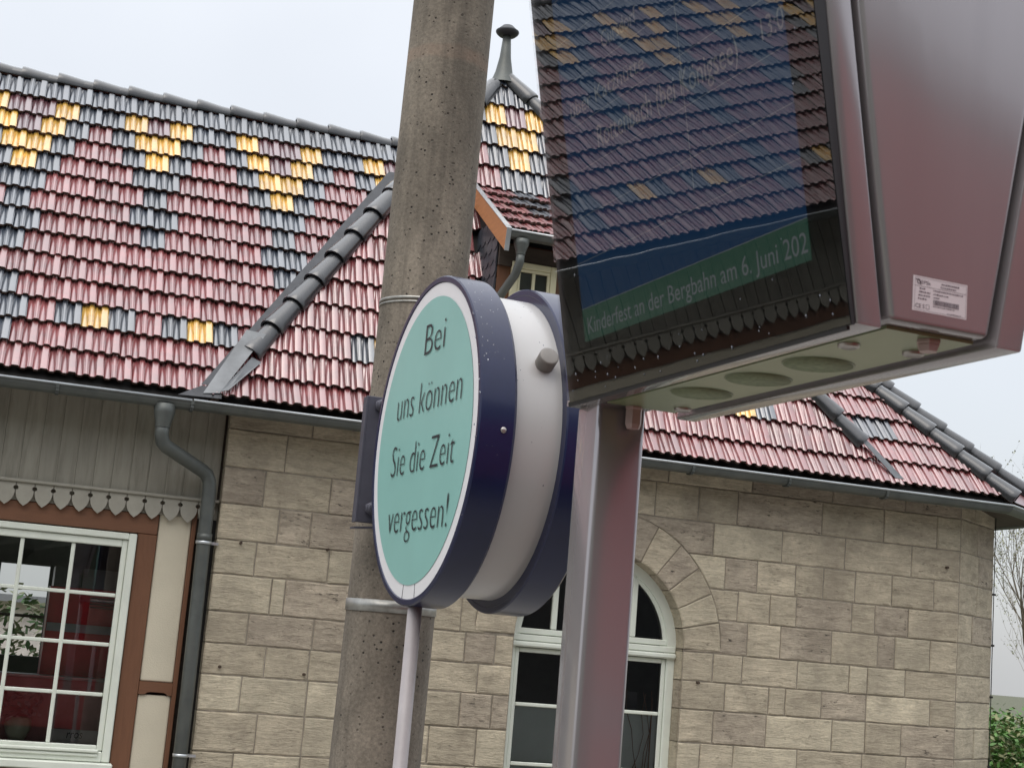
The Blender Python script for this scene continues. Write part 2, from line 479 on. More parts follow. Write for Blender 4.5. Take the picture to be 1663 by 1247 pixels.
def concrete_mat():
    m, n, b = new_mat('spun_concrete')
    setp(b, rough=0.9)
    L = n.links.new
    tc_ = n.nodes.new('ShaderNodeTexCoord')
    def noise(scale, detail=6, st=(1, 1, 1)):
        mp = n.nodes.new('ShaderNodeMapping'); mp.inputs['Scale'].default_value = st
        L(tc_.outputs['Object'], mp.inputs['Vector'])
        no = n.nodes.new('ShaderNodeTexNoise'); no.inputs['Scale'].default_value = scale; no.inputs['Detail'].default_value = detail; no.inputs['Roughness'].default_value = 0.65
        L(mp.outputs[0], no.inputs['Vector']); return no.outputs['Fac']
    def rng(s, a, b_, c_, d):
        r = n.nodes.new('ShaderNodeMapRange')
        r.inputs[1].default_value = a; r.inputs[2].default_value = b_; r.inputs[3].default_value = c_; r.inputs[4].default_value = d
        L(s, r.inputs[0]); return r.outputs[0]
    def mul_(a, b_):
        k = n.nodes.new('ShaderNodeMath'); k.operation = 'MULTIPLY'; L(a, k.inputs[0]); L(b_, k.inputs[1]); return k.outputs[0]
    f = mul_(rng(noise(5, 9, (1, 1, 0.5)), 0.33, 0.67, 0.62, 1.3), rng(noise(85, 5), 0.34, 0.66, 0.76, 1.18))
    vm = n.nodes.new('ShaderNodeVectorMath'); vm.operation = 'SCALE'; vm.inputs[0].default_value = (0.215, 0.186, 0.148)
    L(f, vm.inputs['Scale'])
    dk = rng(noise(1.7, 7, (1, 1, 0.28)), 0.48, 0.68, 0, 0.5)
    mx = n.nodes.new('ShaderNodeMix'); mx.data_type = 'RGBA'
    L(dk, mx.inputs[0]); L(vm.outputs[0], mx.inputs[6]); mx.inputs[7].default_value = (0.075, 0.062, 0.050, 1)
    # blow holes
    vo = n.nodes.new('ShaderNodeTexVoronoi'); vo.inputs['Scale'].default_value = 46
    L(tc_.outputs['Object'], vo.inputs['Vector'])
    hole = rng(vo.outputs['Distance'], 0.13, 0.24, 1, 0)
    hsel = rng(noise(19, 2), 0.48, 0.54, 0, 1)
    hp = mul_(mul_(hole, hsel), rng(noise(2.4, 3), 0.38, 0.55, 0.25, 1.0))
    mx2 = n.nodes.new('ShaderNodeMix'); mx2.data_type = 'RGBA'
    L(hp, mx2.inputs[0]); L(mx.outputs[2], mx2.inputs[6]); mx2.inputs[7].default_value = (0.018, 0.015, 0.012, 1)
    # faint rusty ring left by an old clamp, and run-off streaks below it
    sp_ = n.nodes.new('ShaderNodeSeparateXYZ'); L(tc_.outputs['Object'], sp_.inputs[0])
    zz_ = n.nodes.new('ShaderNodeMath'); zz_.operation = 'MULTIPLY_ADD'
    L(noise(9, 4), zz_.inputs[0]); zz_.inputs[1].default_value = 0.05; L(sp_.outputs[2], zz_.inputs[2])
    ds = n.nodes.new('ShaderNodeMath'); ds.operation = 'SUBTRACT'; L(zz_.outputs[0], ds.inputs[0]); ds.inputs[1].default_value = 4.575
    ab = n.nodes.new('ShaderNodeMath'); ab.operation = 'ABSOLUTE'; L(ds.outputs[0], ab.inputs[0])
    ring = mul_(rng(ab.outputs[0], 0.018, 0.036, 0.42, 0.0), rng(noise(6, 4), 0.35, 0.6, 0.4, 1.0))
    mr3 = n.nodes.new('ShaderNodeMix'); mr3.data_type = 'RGBA'
    L(ring, mr3.inputs[0]); L(mx2.outputs[2], mr3.inputs[6]); mr3.inputs[7].default_value = (0.30, 0.20, 0.145, 1)
    streak = rng(noise(15, 5, (1, 1, 0.05)), 0.52, 0.66, 0, 0.45)
    mr4 = n.nodes.new('ShaderNodeMix'); mr4.data_type = 'RGBA'
    L(streak, mr4.inputs[0]); L(mr3.outputs[2], mr4.inputs[6]); mr4.inputs[7].default_value = (0.070, 0.060, 0.050, 1)
    L(mr4.outputs[2], b.inputs['Base Color'])
    hs = n.nodes.new('ShaderNodeMath'); hs.operation = 'SUBTRACT'
    L(rng(noise(90, 4), 0, 1, 0, 0.55), hs.inputs[0]); L(hp, hs.inputs[1])
    bp = n.nodes.new('ShaderNodeBump'); bp.inputs['Strength'].default_value = 0.65; bp.inputs['Distance'].default_value = 0.006
    L(hs.outputs[0], bp.inputs['Height']); L(bp.outputs[0], b.inputs['Normal'])
    return m
M['concrete'] = concrete_mat()

# ------------------------------------------------------------------ text
def text_mesh(name, s, mat, origin, ux, uy, width=None, height=None, parent=None, thick=0.0012, weight=0.0, cap=0.729):
    """lettering, one object per word, laid out as one line"""
    ms = []
    words = s.split(' ')
    whole, _ = glyphs(s, weight)
    total = whole[1] - whole[0]
    sx = width / total
    pos = whole[0]
    for i, w in enumerate(words):
        pre = ' '.join(words[:i + 1])
        ext, me = glyphs(w, weight)
        end = glyphs(pre, weight)[0][1]
        x0 = (end - (ext[1] - ext[0]) - whole[0]) * sx
        ms.append(place_text(name, me, ext[0], mat, Vector(origin) + Vector(ux).normalized() * x0, ux, uy, sx, height / cap, parent, thick))
    return ms

def glyphs(s, weight):
    cu = bpy.data.curves.new('glyphs', 'FONT')
    cu.body = s; cu.size = 1.0; cu.offset = weight; cu.resolution_u = 3
    tmp = bpy.data.objects.new('tmp_text', cu)
    col.objects.link(tmp)
    bpy.context.view_layer.update()
    me = bpy.data.meshes.new_from_object(tmp.evaluated_get(bpy.context.evaluated_depsgraph_get()))
    bpy.data.objects.remove(tmp); bpy.data.curves.remove(cu)
    xs = [v.co.x for v in me.vertices]
    return (min(xs), max(xs)), me

def place_text(name, me, x0, mat, origin, ux, uy, sx, sy, parent, thick):
    ux = Vector(ux).normalized(); uy = Vector(uy).normalized(); un = ux.cross(uy)
    for v in me.vertices:
        v.co = Vector(origin) + ux * ((v.co.x - x0) * sx) + uy * (v.co.y * sy) + un * thick
    me.materials.clear(); me.materials.append(mat)
    return link(bpy.data.objects.new(name, me), parent)

# ------------------------------------------------------------------ ground, platform, far hillside
def struct(o): o['kind'] = 'structure'; return o
struct(mesh('ground', [(-400, -400, 0), (400, -400, 0), (400, 400, 0), (-400, 400, 0)], [(0, 1, 2, 3)], M['grass']))
struct(mesh('platform', [(-30, 1.3, 0.004), (40, 1.3, 0.004), (40, 10.2, 0.004), (-30, 10.2, 0.004)], [(0, 1, 2, 3)], M['paving']))
struct(box('platform_edge_kerb', -30, 40, 1.0, 1.3, 0, 0.14, M['paving'], None, 0.01))

def hillside():
    vs, fs = [], []
    nx, ny = 90, 16
    r = random.Random(3)
    for j in range(ny + 1):
        for i in range(nx + 1):
            x = -110 + 220 * i / nx
            t = j / ny
            y = -17 - 40 * t
            z = -0.3 + 30 * t ** 0.75 + (r.uniform(-1.1, 1.5) if j else 0)
            vs.append((x + r.uniform(-0.7, 0.7), y + r.uniform(-0.9, 0.9), z))
    for j in range(ny):
        for i in range(nx):
            a = j * (nx + 1) + i
            fs.append((a, a + nx + 1, a + nx + 2, a + 1))
    return mesh('wooded_hillside', vs, fs, M['darkleaf'])
struct(hillside())

# ------------------------------------------------------------------ station building
B = thing('station_building', 'old stone and timber station building with a red, grey and yellow patterned tile roof', 'building', (4.0, 13.0, 0))
Y_ST, Y_TB = 11.0, 11.1          # stone face, timber face
XC = 1.488                       # left corner of the stone front
W1, W2 = (7.76, 11.0), (8.46, 11.49)
ARC = (4.515, 2.49); R_IN, R_OUT = 0.71, 1.03

# wall core behind the stones (mortar shows in the joints)
def wall_core():
    bm = bmesh.new()
    yb = Y_ST + 0.007
    # front core as polygon with arched opening, built from strips
    def strip(pts):
        v = [bm.verts.new((x, yb, z)) for x, z in pts]
        bm.faces.new(v)
    x0, x1, zt = XC + 0.004, W1[0] + 0.004, 3.96
    strip([(x0, 0), (ARC[0] - R_IN, 0), (ARC[0] - R_IN, ARC[1]), (x0, ARC[1])])
    strip([(ARC[0] + R_IN, 0), (x1, 0), (x1, ARC[1]), (ARC[0] + R_IN, ARC[1])])
    n = 24
    arc = [(ARC[0] + R_IN * cos(pi * k / n), ARC[1] + R_IN * sin(pi * k / n)) for k in range(n + 1)]
    for (ax, az), (bx_, bz) in zip(arc, arc[1:]):
        strip([(ax, az), (ax, zt), (bx_, zt), (bx_, bz)])
    strip([(x0, ARC[1]), (arc[-1][0], ARC[1]), (arc[-1][0], zt), (x0, zt)])
    strip([(arc[0][0], ARC[1]), (x1, ARC[1]), (x1, zt), (arc[0][0], zt)])
    # return at the left corner, chamfered end, side
    def quad(a, b):
        v = [bm.verts.new((a[0], a[1], 0)), bm.verts.new((b[0], b[1], 0)), bm.verts.new((b[0], b[1], zt)), bm.verts.new((a[0], a[1], zt))]
        bm.faces.new(v)
    quad((x0, yb + 0.3), (x0, yb))
    quad((W1[0], W1[1] + 0.008), (W2[0] - 0.004, W2[1] + 0.007))
    quad((W2[0] - 0.004, W2[1] + 0.007), (W2[0] + 0.2, 14.6))
    return from_bm('stone_wall', bm, M['mortar'], B)
stone_wall = wall_core()

def stone_poly(name, poly, ydepth, mat, parent, T=None, proud=0.0, chamf=0.007):
    """a dressed block: polygon (x,z) on the wall face with a chamfered arris"""
    cx = sum(p[0] for p in poly) / len(poly); cz = sum(p[1] for p in poly) / len(poly)
    def inset(p, d):
        v = Vector((p[0] - cx, p[1] - cz)); l = v.length
        return (p[0] - cx - v.x / l * d * 1.3, p[1] - cz - v.y / l * d * 1.3)
    q_ = []
    for k in range(len(poly)):                                 # worn, slightly ragged arrises
        a, b = Vector(poly[k]), Vector(poly[(k + 1) % len(poly)])
        q_.append((a.x + rnd.uniform(-.002, .002), a.y + rnd.uniform(-.002, .002)))
        m2 = int((b - a).length / 0.09)
        for i2 in range(1, m2 + 1):
            p = a.lerp(b, i2 / (m2 + 1)); q_.append((p.x + rnd.gauss(0, .0013), p.y + rnd.gauss(0, .0013)))
    poly = q_
    n = len(poly)
    fr = [inset(p, chamf * rnd.uniform(0.5, 1.7)) for p in poly]
    md = [(p[0] - cx, p[1] - cz) for p in poly]
    vs = [(x, -proud, z) for x, z in fr] + [(x, chamf * 0.8 - proud, z) for x, z in md] + [(x, ydepth, z) for x, z in md]
    fs = [tuple(range(n))]
    for k in range(n):
        k2 = (k + 1) % n
        fs.append((k, n + k, n + k2, k2)); fs.append((n + k, 2 * n + k, 2 * n + k2, n + k2))
    o = mesh(name, vs, fs, mat, parent)
    if T is None:
        o.location = (cx, Y_ST, cz)
    else:
        o.matrix_basis = T @ Matrix.Translation((cx, 0, cz))
    bm = bmesh.new(); bm.from_mesh(o.data); bmesh.ops.recalc_face_normals(bm, faces=bm.faces[:]); bm.to_mesh(o.data); bm.free()
    return o

def pick_stone():
    r = rnd.random()
    return M['stone'] if r < 0.62 else (M['stone2'] if r < 0.82 else M['stone3'])

courses = [3.945, 3.79, 3.51, 3.245, 2.985, 2.74, 2.475, 2.25, 2.03, 1.775, 1.495, 1.25, 0.95, 0.62, 0.3, 0.0]
joints = [
    [2.1, 2.9, 3.6, 4.3, 5.0, 5.75, 6.5, 7.2],
    [1.92, 2.55, 3.05, 3.5, 3.95, 4.45, 4.9, 5.28, 5.63, 6.41, 7.0, 7.52],
    [1.79, 2.28, 2.8, 3.2, 3.55, 5.43, 6.05, 6.64, 7.28],
    [1.92, 2.16, 2.75, 3.1, 3.45, 5.55, 5.84, 6.19, 6.45, 6.75, 7.1, 7.51],
    [1.78, 2.32, 2.7, 3.05, 5.68, 5.97, 6.21, 6.73, 6.95, 7.27],
    [1.92, 2.02, 2.6, 3.0, 3.37, 3.57, 5.78, 6.08, 6.55, 6.99, 7.15, 7.49],
    [1.78, 2.26, 2.75, 3.1, 3.42, 3.66, 5.49, 5.75, 6.25, 6.73, 6.9, 7.26],
    [1.93, 2.25, 2.7, 3.15, 3.54, 5.61, 6.0, 6.15, 6.48, 6.9, 7.51],
    [1.78, 2.26, 2.6, 3.0, 3.42, 3.67, 5.52, 5.99, 6.59, 6.9, 7.24],
    [1.92, 2.26, 2.8, 3.2, 3.57, 5.42, 5.71, 6.28, 6.88, 7.3],
    [1.78, 2.26, 2.7, 3.1, 3.5, 5.6, 5.9, 6.5, 7.0, 7.4],
    [2.0, 2.6, 3.2, 5.7, 6.2, 6.8, 7.3], [1.9, 2.7, 3.3, 5.6, 6.4, 7.0], [2.1, 2.8, 5.8, 6.6, 7.2], [1.9, 2.7, 3.3, 5.6, 6.4, 7.0],
]
G = 0.0050
Cx, Cz = ARC
for ci in range(len(courses) - 1):
    zt, zb = courses[ci], courses[ci + 1]
    js = [XC] + joints[ci] + [W1[0]]
    # openings split the course
    segs = []
    for a, b in zip(js, js[1:]):
        segs.append((a, b))
    zm = zb
    for a, b in segs:
        z0, z1 = zb + G, zt - G
        a2, b2 = a + G, b - G
        if a == XC: a2 = XC
        def lim(z):
            if z < Cz: return R_IN
            return sqrt(max(R_OUT ** 2 - (z - Cz) ** 2, 0)) if z < Cz + R_OUT else 0
        rmax = max(lim(z0), lim(z1)) if z1 > Cz else R_IN
        if z0 >= Cz + R_OUT - 0.015 or b2 <= Cx - rmax or a2 >= Cx + rmax:
            poly = [(a2, z0), (b2, z0), (b2, z1), (a2, z1)]
            polys = [poly]
        else:
            polys = []
            ns = 6
            zz = [z0 + (z1 - z0) * k / ns for k in range(ns + 1)]
            if a2 < Cx and a2 < Cx - min(lim(z0), lim(z1)):       # left of the arch
                pts = [(min(b2, Cx - lim(z) - G), z) for z in zz]
                pts = [p for p in pts if p[0] > a2 + 0.012]
                if len(pts) > 1: polys.append([(a2, pts[0][1])] + pts + [(a2, pts[-1][1])])
            if b2 > Cx and b2 > Cx + min(lim(z0), lim(z1)):
                pts = [(max(a2, Cx + lim(z) + G), z) for z in zz]
                pts = [p for p in pts if p[0] < b2 - 0.012]
                if len(pts) > 1: polys.append([(b2, pts[-1][1])] + pts[::-1] + [(b2, pts[0][1])])
        for p in polys:
            if len(p) > 4:                                    # tidy straight runs
                q = [p[0]]
                for k in range(1, len(p) - 1):
                    if abs(p[k][0] - p[k - 1][0]) < 1e-6 and abs(p[k][0] - p[k + 1][0]) < 1e-6: continue
                    q.append(p[k])
                q.append(p[-1]); p = q
            stone_poly('stone', p, 0.03, pick_stone(), stone_wall, proud=rnd.uniform(-0.002, 0.005))
# jamb blocks between the opening and the voussoirs' outer line are part of the courses; voussoirs
angs = [0, 13, 26, 39, 52, 65.5, 79, 101, 114.5, 128, 141, 154, 167, 180]
for a, b in zip(angs, angs[1:]):
    a_, b_ = radians(a + 0.28), radians(b - 0.28)
    k = 4
    inn = [(Cx + R_IN * cos(a_ + (b_ - a_) * i / k), Cz + R_IN * sin(a_ + (b_ - a_) * i / k)) for i in range(k + 1)]
    out = [(Cx + (R_OUT - 0.004) * cos(b_ - (b_ - a_) * i / k), Cz + (R_OUT - 0.004) * sin(b_ - (b_ - a_) * i / k)) for i in range(k + 1)]
    stone_poly('voussoir', inn + out, 0.16, pick_stone(), stone_wall, proud=0.004)
# reveal of the opening (thin jamb slabs)
for sx in (-1, 1):
    for ci in range(5, len(courses) - 1):
        zt, zb = min(courses[ci], Cz), courses[ci + 1]
        if zb >= zt: continue
        x = Cx + sx * R_IN
        box('jamb_stone', min(x, x + sx * 0.12), max(x, x + sx * 0.12), Y_ST + 0.032, Y_ST + 0.3, zb + 0.003, zt - 0.003, pick_stone(), stone_wall)
# chamfered end facet
fv = Vector((W2[0] - W1[0], W2[1] - W1[1], 0)); fl = fv.length
T_f = Matrix.Translation((W1[0], W1[1], 0)) @ Matrix.Rotation(atan2(fv.y, fv.x), 4, 'Z')
for ci in range(len(courses) - 1):
    zt, zb = courses[ci], courses[ci + 1]
    cut = [0.004, fl * rnd.uniform(0.35, 0.65), fl]
    if rnd.random() < 0.3: cut = [0.004, fl]
    for a, b in zip(cut, cut[1:]):
        stone_poly('stone', [(a + G, zb + G), (b - G, zb + G), (b - G, zt - G), (a + G, zt - G)], 0.03, pick_stone(), stone_wall, T=T_f, proud=rnd.uniform(-0.003, 0.003))
# returns of the corner stones on the left, one per course
for ci in range(len(courses) - 1):
    box('stone', XC + 0.0005, XC + 0.03, Y_ST + 0.031, Y_ST + 0.2, courses[ci + 1] + G, courses[ci] - G, pick_stone(), stone_wall)
# iron anchors and wall hooks seen as small rusty pins
M['rust'] = surf('rusty_iron', (0.060, 0.040, 0.028), 0.9, var=0.4, scale=40)
for x, z in ((1.66, 2.97), (2.30, 2.985), (1.61, 2.085), (2.22, 2.075), (5.36, 2.24), (6.6, 1.47), (7.62, 3.36)):
    bm = bmesh.new(); tube(bm, [(x, Y_ST + 0.01, z), (x, Y_ST - 0.03, z)], 0.011, 8)
    from_bm('wall_anchor', bm, M['rust'], stone_wall)
# lightning conductor down the far corner
bm = bmesh.new(); tube(bm, [(W2[0] - 0.004, W2[1] - 0.014, z) for z in (3.9, 3.0, 2.2, 1.4, 0)], 0.004, 8)
cond = from_bm('lightning_conductor', bm, M['bitumen'], B)
for z in (3.2, 2.75, 2.3, 1.7):
    box('conductor_clip', W2[0] - 0.02, W2[0] + 0.012, W2[1] - 0.022, W2[1] - 0.009, z, z + 0.018, M['bitumen'], cond)

# ---- arched window
def arched_window():
    yf = Y_ST + 0.15
    x0, x1 = Cx - R_IN, Cx + R_IN
    bm = bmesh.new()
    def bar(a, b, c, d, y0=yf, y1=yf + 0.07): bx(bm, a, b, y0, y1, c, d, None, 0.006)
    # arch frame ring
    n = 28
    for (ri, ro, y0, y1) in ((R_IN - 0.075, R_IN + 0.003, yf, yf + 0.08), (R_IN - 0.105, R_IN - 0.073, yf + 0.018, yf + 0.07)):
        ring = []
        for k in range(n + 1):
            a = pi * k / n
            ring.append([bm.verts.new((Cx + r * cos(a), y, Cz + r * sin(a))) for r, y in ((ri, y0), (ro, y0), (ro, y1), (ri, y1))])
        for A, Bq in zip(ring, ring[1:]):
            for q in range(4):
                bm.faces.new((A[q], A[(q + 1) % 4], Bq[(q + 1) % 4], Bq[q]))
    for s in (-1, 1):
        xx = Cx + s * R_IN
        bar(min(xx, xx - s * 0.07), max(xx, xx - s * 0.07), 0.95, Cz)
    fr = from_bm('arched_window', bm, M['white'], B)
    def part(name, a, b, c, d, y0, y1, bev=0.006): return box(name, a, b, y0, y1, c, d, M['white'], fr, bev)
    part('transom', x0 + 0.002, x1 - 0.002, 2.452, 2.50, yf - 0.012, yf + 0.06)
    part('transom_moulding', x0 + 0.002, x1 - 0.002, 2.405, 2.448, yf - 0.035, yf + 0.06, 0.012)
    part('transom', x0 + 0.003, x1 - 0.003, 2.505, 2.55, yf + 0.01, yf + 0.06)
    for s in (-1, 1):
        part('mullion', Cx + s * 0.335 - 0.024, Cx + s * 0.335 + 0.024, 2.553, Cz + sqrt((R_IN - 0.08) ** 2 - 0.335 ** 2), yf + 0.012, yf + 0.058)
    part('mullion', Cx - 0.045, Cx + 0.045, 0.98, 2.402, yf - 0.004, yf + 0.06)
    for s in (-1, 1):
        xa, xb = (x0 + 0.072, Cx - 0.047) if s < 0 else (Cx + 0.047, x1 - 0.072)
        part('stile', xa, xa + 0.035, 0.98, 2.40, yf + 0.012, yf + 0.055)
        part('stile', xb - 0.035, xb, 0.98, 2.40, yf + 0.012, yf + 0.055)
        part('rail', xa + 0.036, xb - 0.036, 2.365, 2.40, yf + 0.012, yf + 0.055)
        for z in (1.97, 1.525, 1.08):
            part('glazing_bar', xa + 0.036, xb - 0.036, z - 0.014, z + 0.014, yf + 0.014, yf + 0.05)
        mesh('pane', [(xa + 0.03, yf + 0.022, 1.0), (xb - 0.03, yf + 0.022, 1.0), (xb - 0.03, yf + 0.022, 2.39), (xa + 0.03, yf + 0.022, 2.39)], [(0, 1, 2, 3)], M['winglass'], fr)
        box('frosted_film', xa + 0.03, xb - 0.03, yf + 0.052, yf + 0.055, 1.0, 1.965, M['frost'], fr)
    bm = bmesh.new()
    arc = [bm.verts.new((Cx + (R_IN - 0.09) * cos(pi * k / 24), yf + 0.03, Cz + 0.02 + (R_IN - 0.1) * sin(pi * k / 24))) for k in range(25)]
    mesh('pane', [v.co.copy() for v in arc], [tuple(range(len(arc)))], M['winglass'], fr); bm.free()
    return fr
arch_win = arched_window()
box('window_sill', Cx - 0.72, Cx + 0.72, Y_ST - 0.06, Y_ST + 0.2, 0.88, 0.95, M['stone'], B, 0.01)
# dark room behind the stone front
def room(x0, x1, y0, y1, z0, z1):
    v = [(x, y, z) for x in (x0, x1) for y in (y0, y1) for z in (z0, z1)]
    return mesh('room_interior', v, [(4, 6, 7, 5), (0, 1, 3, 2), (2, 3, 7, 6), (0, 2, 6, 4), (1, 5, 7, 3)], M['room'], B)
room(3.0, 6.0, Y_ST + 0.26, 13.2, 0.5, 3.5)
# dried twigs and a small grey box behind the right casement
twig = thing('dried_branches', 'bare dried branches standing behind the right half of the arched window', 'branches', (5.0, 11.35, 1.2))
bm = bmesh.new()
r2 = random.Random(5)
for k in range(9):
    p = Vector((4.93 + r2.uniform(-0.03, 0.1), 11.188, 1.2)); d = Vector((r2.uniform(-0.15, 0.2), r2.uniform(-0.02, 0.02), 1)).normalized()
    pts = [p.copy()]
    for q in range(6):
        d = (d + Vector((r2.uniform(-0.5, 0.5), r2.uniform(-0.05, 0.05), r2.uniform(-0.2, 0.3)))).normalized()
        p = p + d * 0.16; p.y = min(max(p.y, 11.182), 11.194); p.x = min(max(p.x, 4.8), 5.07); pts.append(p.copy())
    tube(bm, pts, [0.0035] * 3 + [0.0025] * 4, 5, False)
from_bm('twigs', bm, surf('reddish_twig', (0.34, 0.19, 0.13), 0.8), twig)
tag(box('storage_box', 4.90, 5.04, 11.42, 11.52, 1.99, 2.12, plain('grey_card', (0.10, 0.10, 0.11), 0.7)), 'small dark grey box behind the upper pane of the arched window', 'box')

# ---- timber wing on the left
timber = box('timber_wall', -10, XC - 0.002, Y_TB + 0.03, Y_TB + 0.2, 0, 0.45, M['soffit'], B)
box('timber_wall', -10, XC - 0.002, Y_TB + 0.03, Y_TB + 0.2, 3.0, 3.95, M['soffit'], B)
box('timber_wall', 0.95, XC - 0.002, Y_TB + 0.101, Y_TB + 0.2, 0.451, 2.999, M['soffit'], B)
PW = 0.1262
x = 1.462
nb = 0
brd_stuff = bmesh.new()
while x > -10:
    a, b = x - PW + 0.006, x - 0.003
    if x > -0.35:
        o = box('wall_board', a, b, Y_TB + 0.0, Y_TB + 0.03, 3.262, 3.945, M['board'], timber, 0.003)
        if nb == 0: pass
        # narrow cover bead between boards
        box('cover_bead', b - 0.002, b + 0.008, Y_TB - 0.003 + 0.004, Y_TB + 0.02, 3.263, 3.944, M['board'], timber, 0.002)
    else:
        bx(brd_stuff, a, b, Y_TB, Y_TB + 0.03, 3.262, 3.945)
    x -= PW; nb += 1
o = from_bm('wall_boards', brd_stuff, M['board'], timber); o['kind'] = 'stuff'
box('trim_rail', -10, XC - 0.003, Y_TB - 0.055, Y_TB - 0.002, 3.240, 3.263, M['shield'], timber, 0.006)

box('shingle_backing', -7.0, XC - 0.003, Y_TB + 0.004, Y_TB + 0.025, 3.118, 3.2395, M['board'], timber)
def shield_mesh():
    """scalloped shingle: straight top with corner notches, ogee sides running to a point"""
    w = PW / 2 - 0.0025
    half = [(w, 0.0), (w, -0.022)]
    for k in range(1, 6):                                   # half round notch
        a = pi / 2 - pi * k / 6
        half.append((w - 0.015 * cos(a) if True else w, -0.037 + 0.015 * sin(a)))
    half += [(w, -0.052), (w * 0.985, -0.070), (w * 0.90, -0.095), (w * 0.72, -0.118), (w * 0.42, -0.140), (0.0, -0.160)]
    pts = half + [(-x_, z_) for x_, z_ in half[:-1][::-1]]
    n = len(pts)
    vs = [(x_, 0, z_) for x_, z_ in pts] + [(x_, 0.018, z_) for x_, z_ in pts]
    fs = [tuple(range(n))] + [(k, (k + 1) % n, n + (k + 1) % n, n + k) for k in range(n)]
    me = bpy.data.meshes.new('shield_shingle'); me.from_pydata(vs, [], fs); me.materials.append(M['shield']); me.update()
    bm = bmesh.new(); bm.from_mesh(me); bmesh.ops.recalc_face_normals(bm, faces=bm.faces[:]); bm.to_mesh(me); bm.free()
    return me
sm = shield_mesh()
x = 1.462 - PW / 2
while x > -7.0:
    o = bpy.data.objects.new('shield_shingle', sm); o.location = (x, Y_TB - 0.036, 3.239)
    link(o, timber)
    WL.setdefault(timber.name, Vector())
    x -= PW
# timber frame and plaster
box('head_beam', -10, 1.075, Y_TB - 0.004, Y_TB + 0.1, 2.972, 3.114, M['brownh'], timber, 0.004)
box('wall_post', 0.942, 1.078, Y_TB - 0.002, Y_TB + 0.1, 0.45, 2.970, M['brown'], timber, 0.005)
box('wall_post', 1.312, 1.345, Y_TB - 0.002, Y_TB + 0.1, 0.45, 3.2, M['brown'], timber, 0.004)
box('wall_post', 1.40, XC - 0.003, Y_TB + 0.01, Y_TB + 0.1, 0.45, 3.2, M['bitumen'], timber)
box('plaster_panel', 1.080, 1.310, Y_TB + 0.012, Y_TB + 0.1, 1.945, 3.2, M['plaster'], timber, 0.01, 2)
box('plaster_panel', 1.080, 1.310, Y_TB + 0.012, Y_TB + 0.1, 0.45, 1.852, M['plaster'], timber, 0.01, 2)
bm = bmesh.new()                                           # rail with a shallow shaped lower edge
pp = [(1.079, 1.943), (1.311, 1.943), (1.311, 1.853), (1.285, 1.853), (1.27, 1.866), (1.25, 1.872), (1.16, 1.872), (1.14, 1.868), (1.12, 1.853), (1.079, 1.853)]
va = [bm.verts.new((x_, Y_TB - 0.003, z_)) for x_, z_ in pp]; vb = [bm.verts.new((x_, Y_TB + 0.1, z_)) for x_, z_ in pp]
bm.faces.new(va); 
for k in range(len(pp)): bm.faces.new((va[k], va[(k + 1) % len(pp)], vb[(k + 1) % len(pp)], vb[k]))
from_bm('wall_rail', bm, M['brownh'], timber)

# ---- left casement window
def casement(x0, x1, zb, zt, cols, first, shown=True):
    y = Y_TB
    bm = bmesh.new()
    for a, b, c, d in ((x0, x0 + 0.055, zb, zt), (x1 - 0.055, x1, zb, zt), (x0 + 0.056, x1 - 0.056, zt - 0.045, zt), (x0 + 0.056, x1 - 0.056, zb, zb + 0.07)):
        bx(bm, a, b, y - 0.03, y + 0.06, c, d, None, 0.006)
    fr = from_bm('window', bm, M['white'], B)
    gx0, gx1, gz0, gz1 = x0 + 0.095, x1 - 0.095, 1.485, zt - 0.10
    for a, b, c, d in ((x0 + 0.057, gx0, zb + 0.075, zt - 0.048), (gx1, x1 - 0.057, zb + 0.075, zt - 0.048), (gx0 + 0.001, gx1 - 0.001, gz1, zt - 0.048), (gx0 + 0.001, gx1 - 0.001, zb + 0.075, gz0)):
        box('sash_rail', a, b, y - 0.012, y + 0.045, c, d, M['white'], fr, 0.005)
    v = first
    while v > gx0 + 0.05:
        box('glazing_bar', v - 0.014, v + 0.014, y + 0.002, y + 0.032, gz0 + 0.001, gz1 - 0.001, M['white'], fr, 0.005)
        v -= 0.345
    for z in (1.83, 2.175, 2.52):
        box('glazing_bar', gx0 + 0.001, gx1 - 0.001, y + 0.0045, y + 0.030, z - 0.013, z + 0.013, M['white'], fr, 0.005)
    xs = [gx0]
    v = first
    lst = []
    while v > gx0 + 0.05: lst.append(v); v -= 0.345
    xs = [gx0] + lst[::-1] + [gx1]
    zs = [gz0, 1.83, 2.175, 2.52, gz1]
    for a, b in zip(xs, xs[1:]):
        for c, d in zip(zs, zs[1:]):
            t = rnd.uniform(-0.0025, 0.0025)
            o = mesh('pane', [(a, y + 0.017 + t, c), (b, y + 0.017 - t, c), (b, y + 0.017 - t, d), (a, y + 0.017 + t, d)], [(0, 1, 2, 3)], M['winglass'], fr)
    box('drip_moulding', x0 + 0.03, x1 - 0.085, y - 0.055, y - 0.031, zb + 0.062, zb + 0.085, M['white'], fr, 0.006)
    box('drip_moulding', x0 + 0.03, x1 - 0.085, y - 0.045, y - 0.031, zb + 0.035, zb + 0.055, M['white'], fr, 0.005)
    box('sill', x0 - 0.03, x1 + 0.02, y - 0.09, y + 0.05, zb - 0.06, zb - 0.004, M['white'], fr, 0.008)
    return fr
casement(-0.95, 0.937, 1.375, 2.962, 5, 0.512)
casement(-3.4, -1.5, 1.375, 2.962, 5, -1.93)
box('wall_post', -1.45, -1.0, Y_TB - 0.002, Y_TB + 0.1, 0.45, 2.970, M['brown'], timber, 0.005)
box('plaster_panel', -10, -3.45, Y_TB + 0.012, Y_TB + 0.1, 0.45, 2.970, M['plaster'], timber)
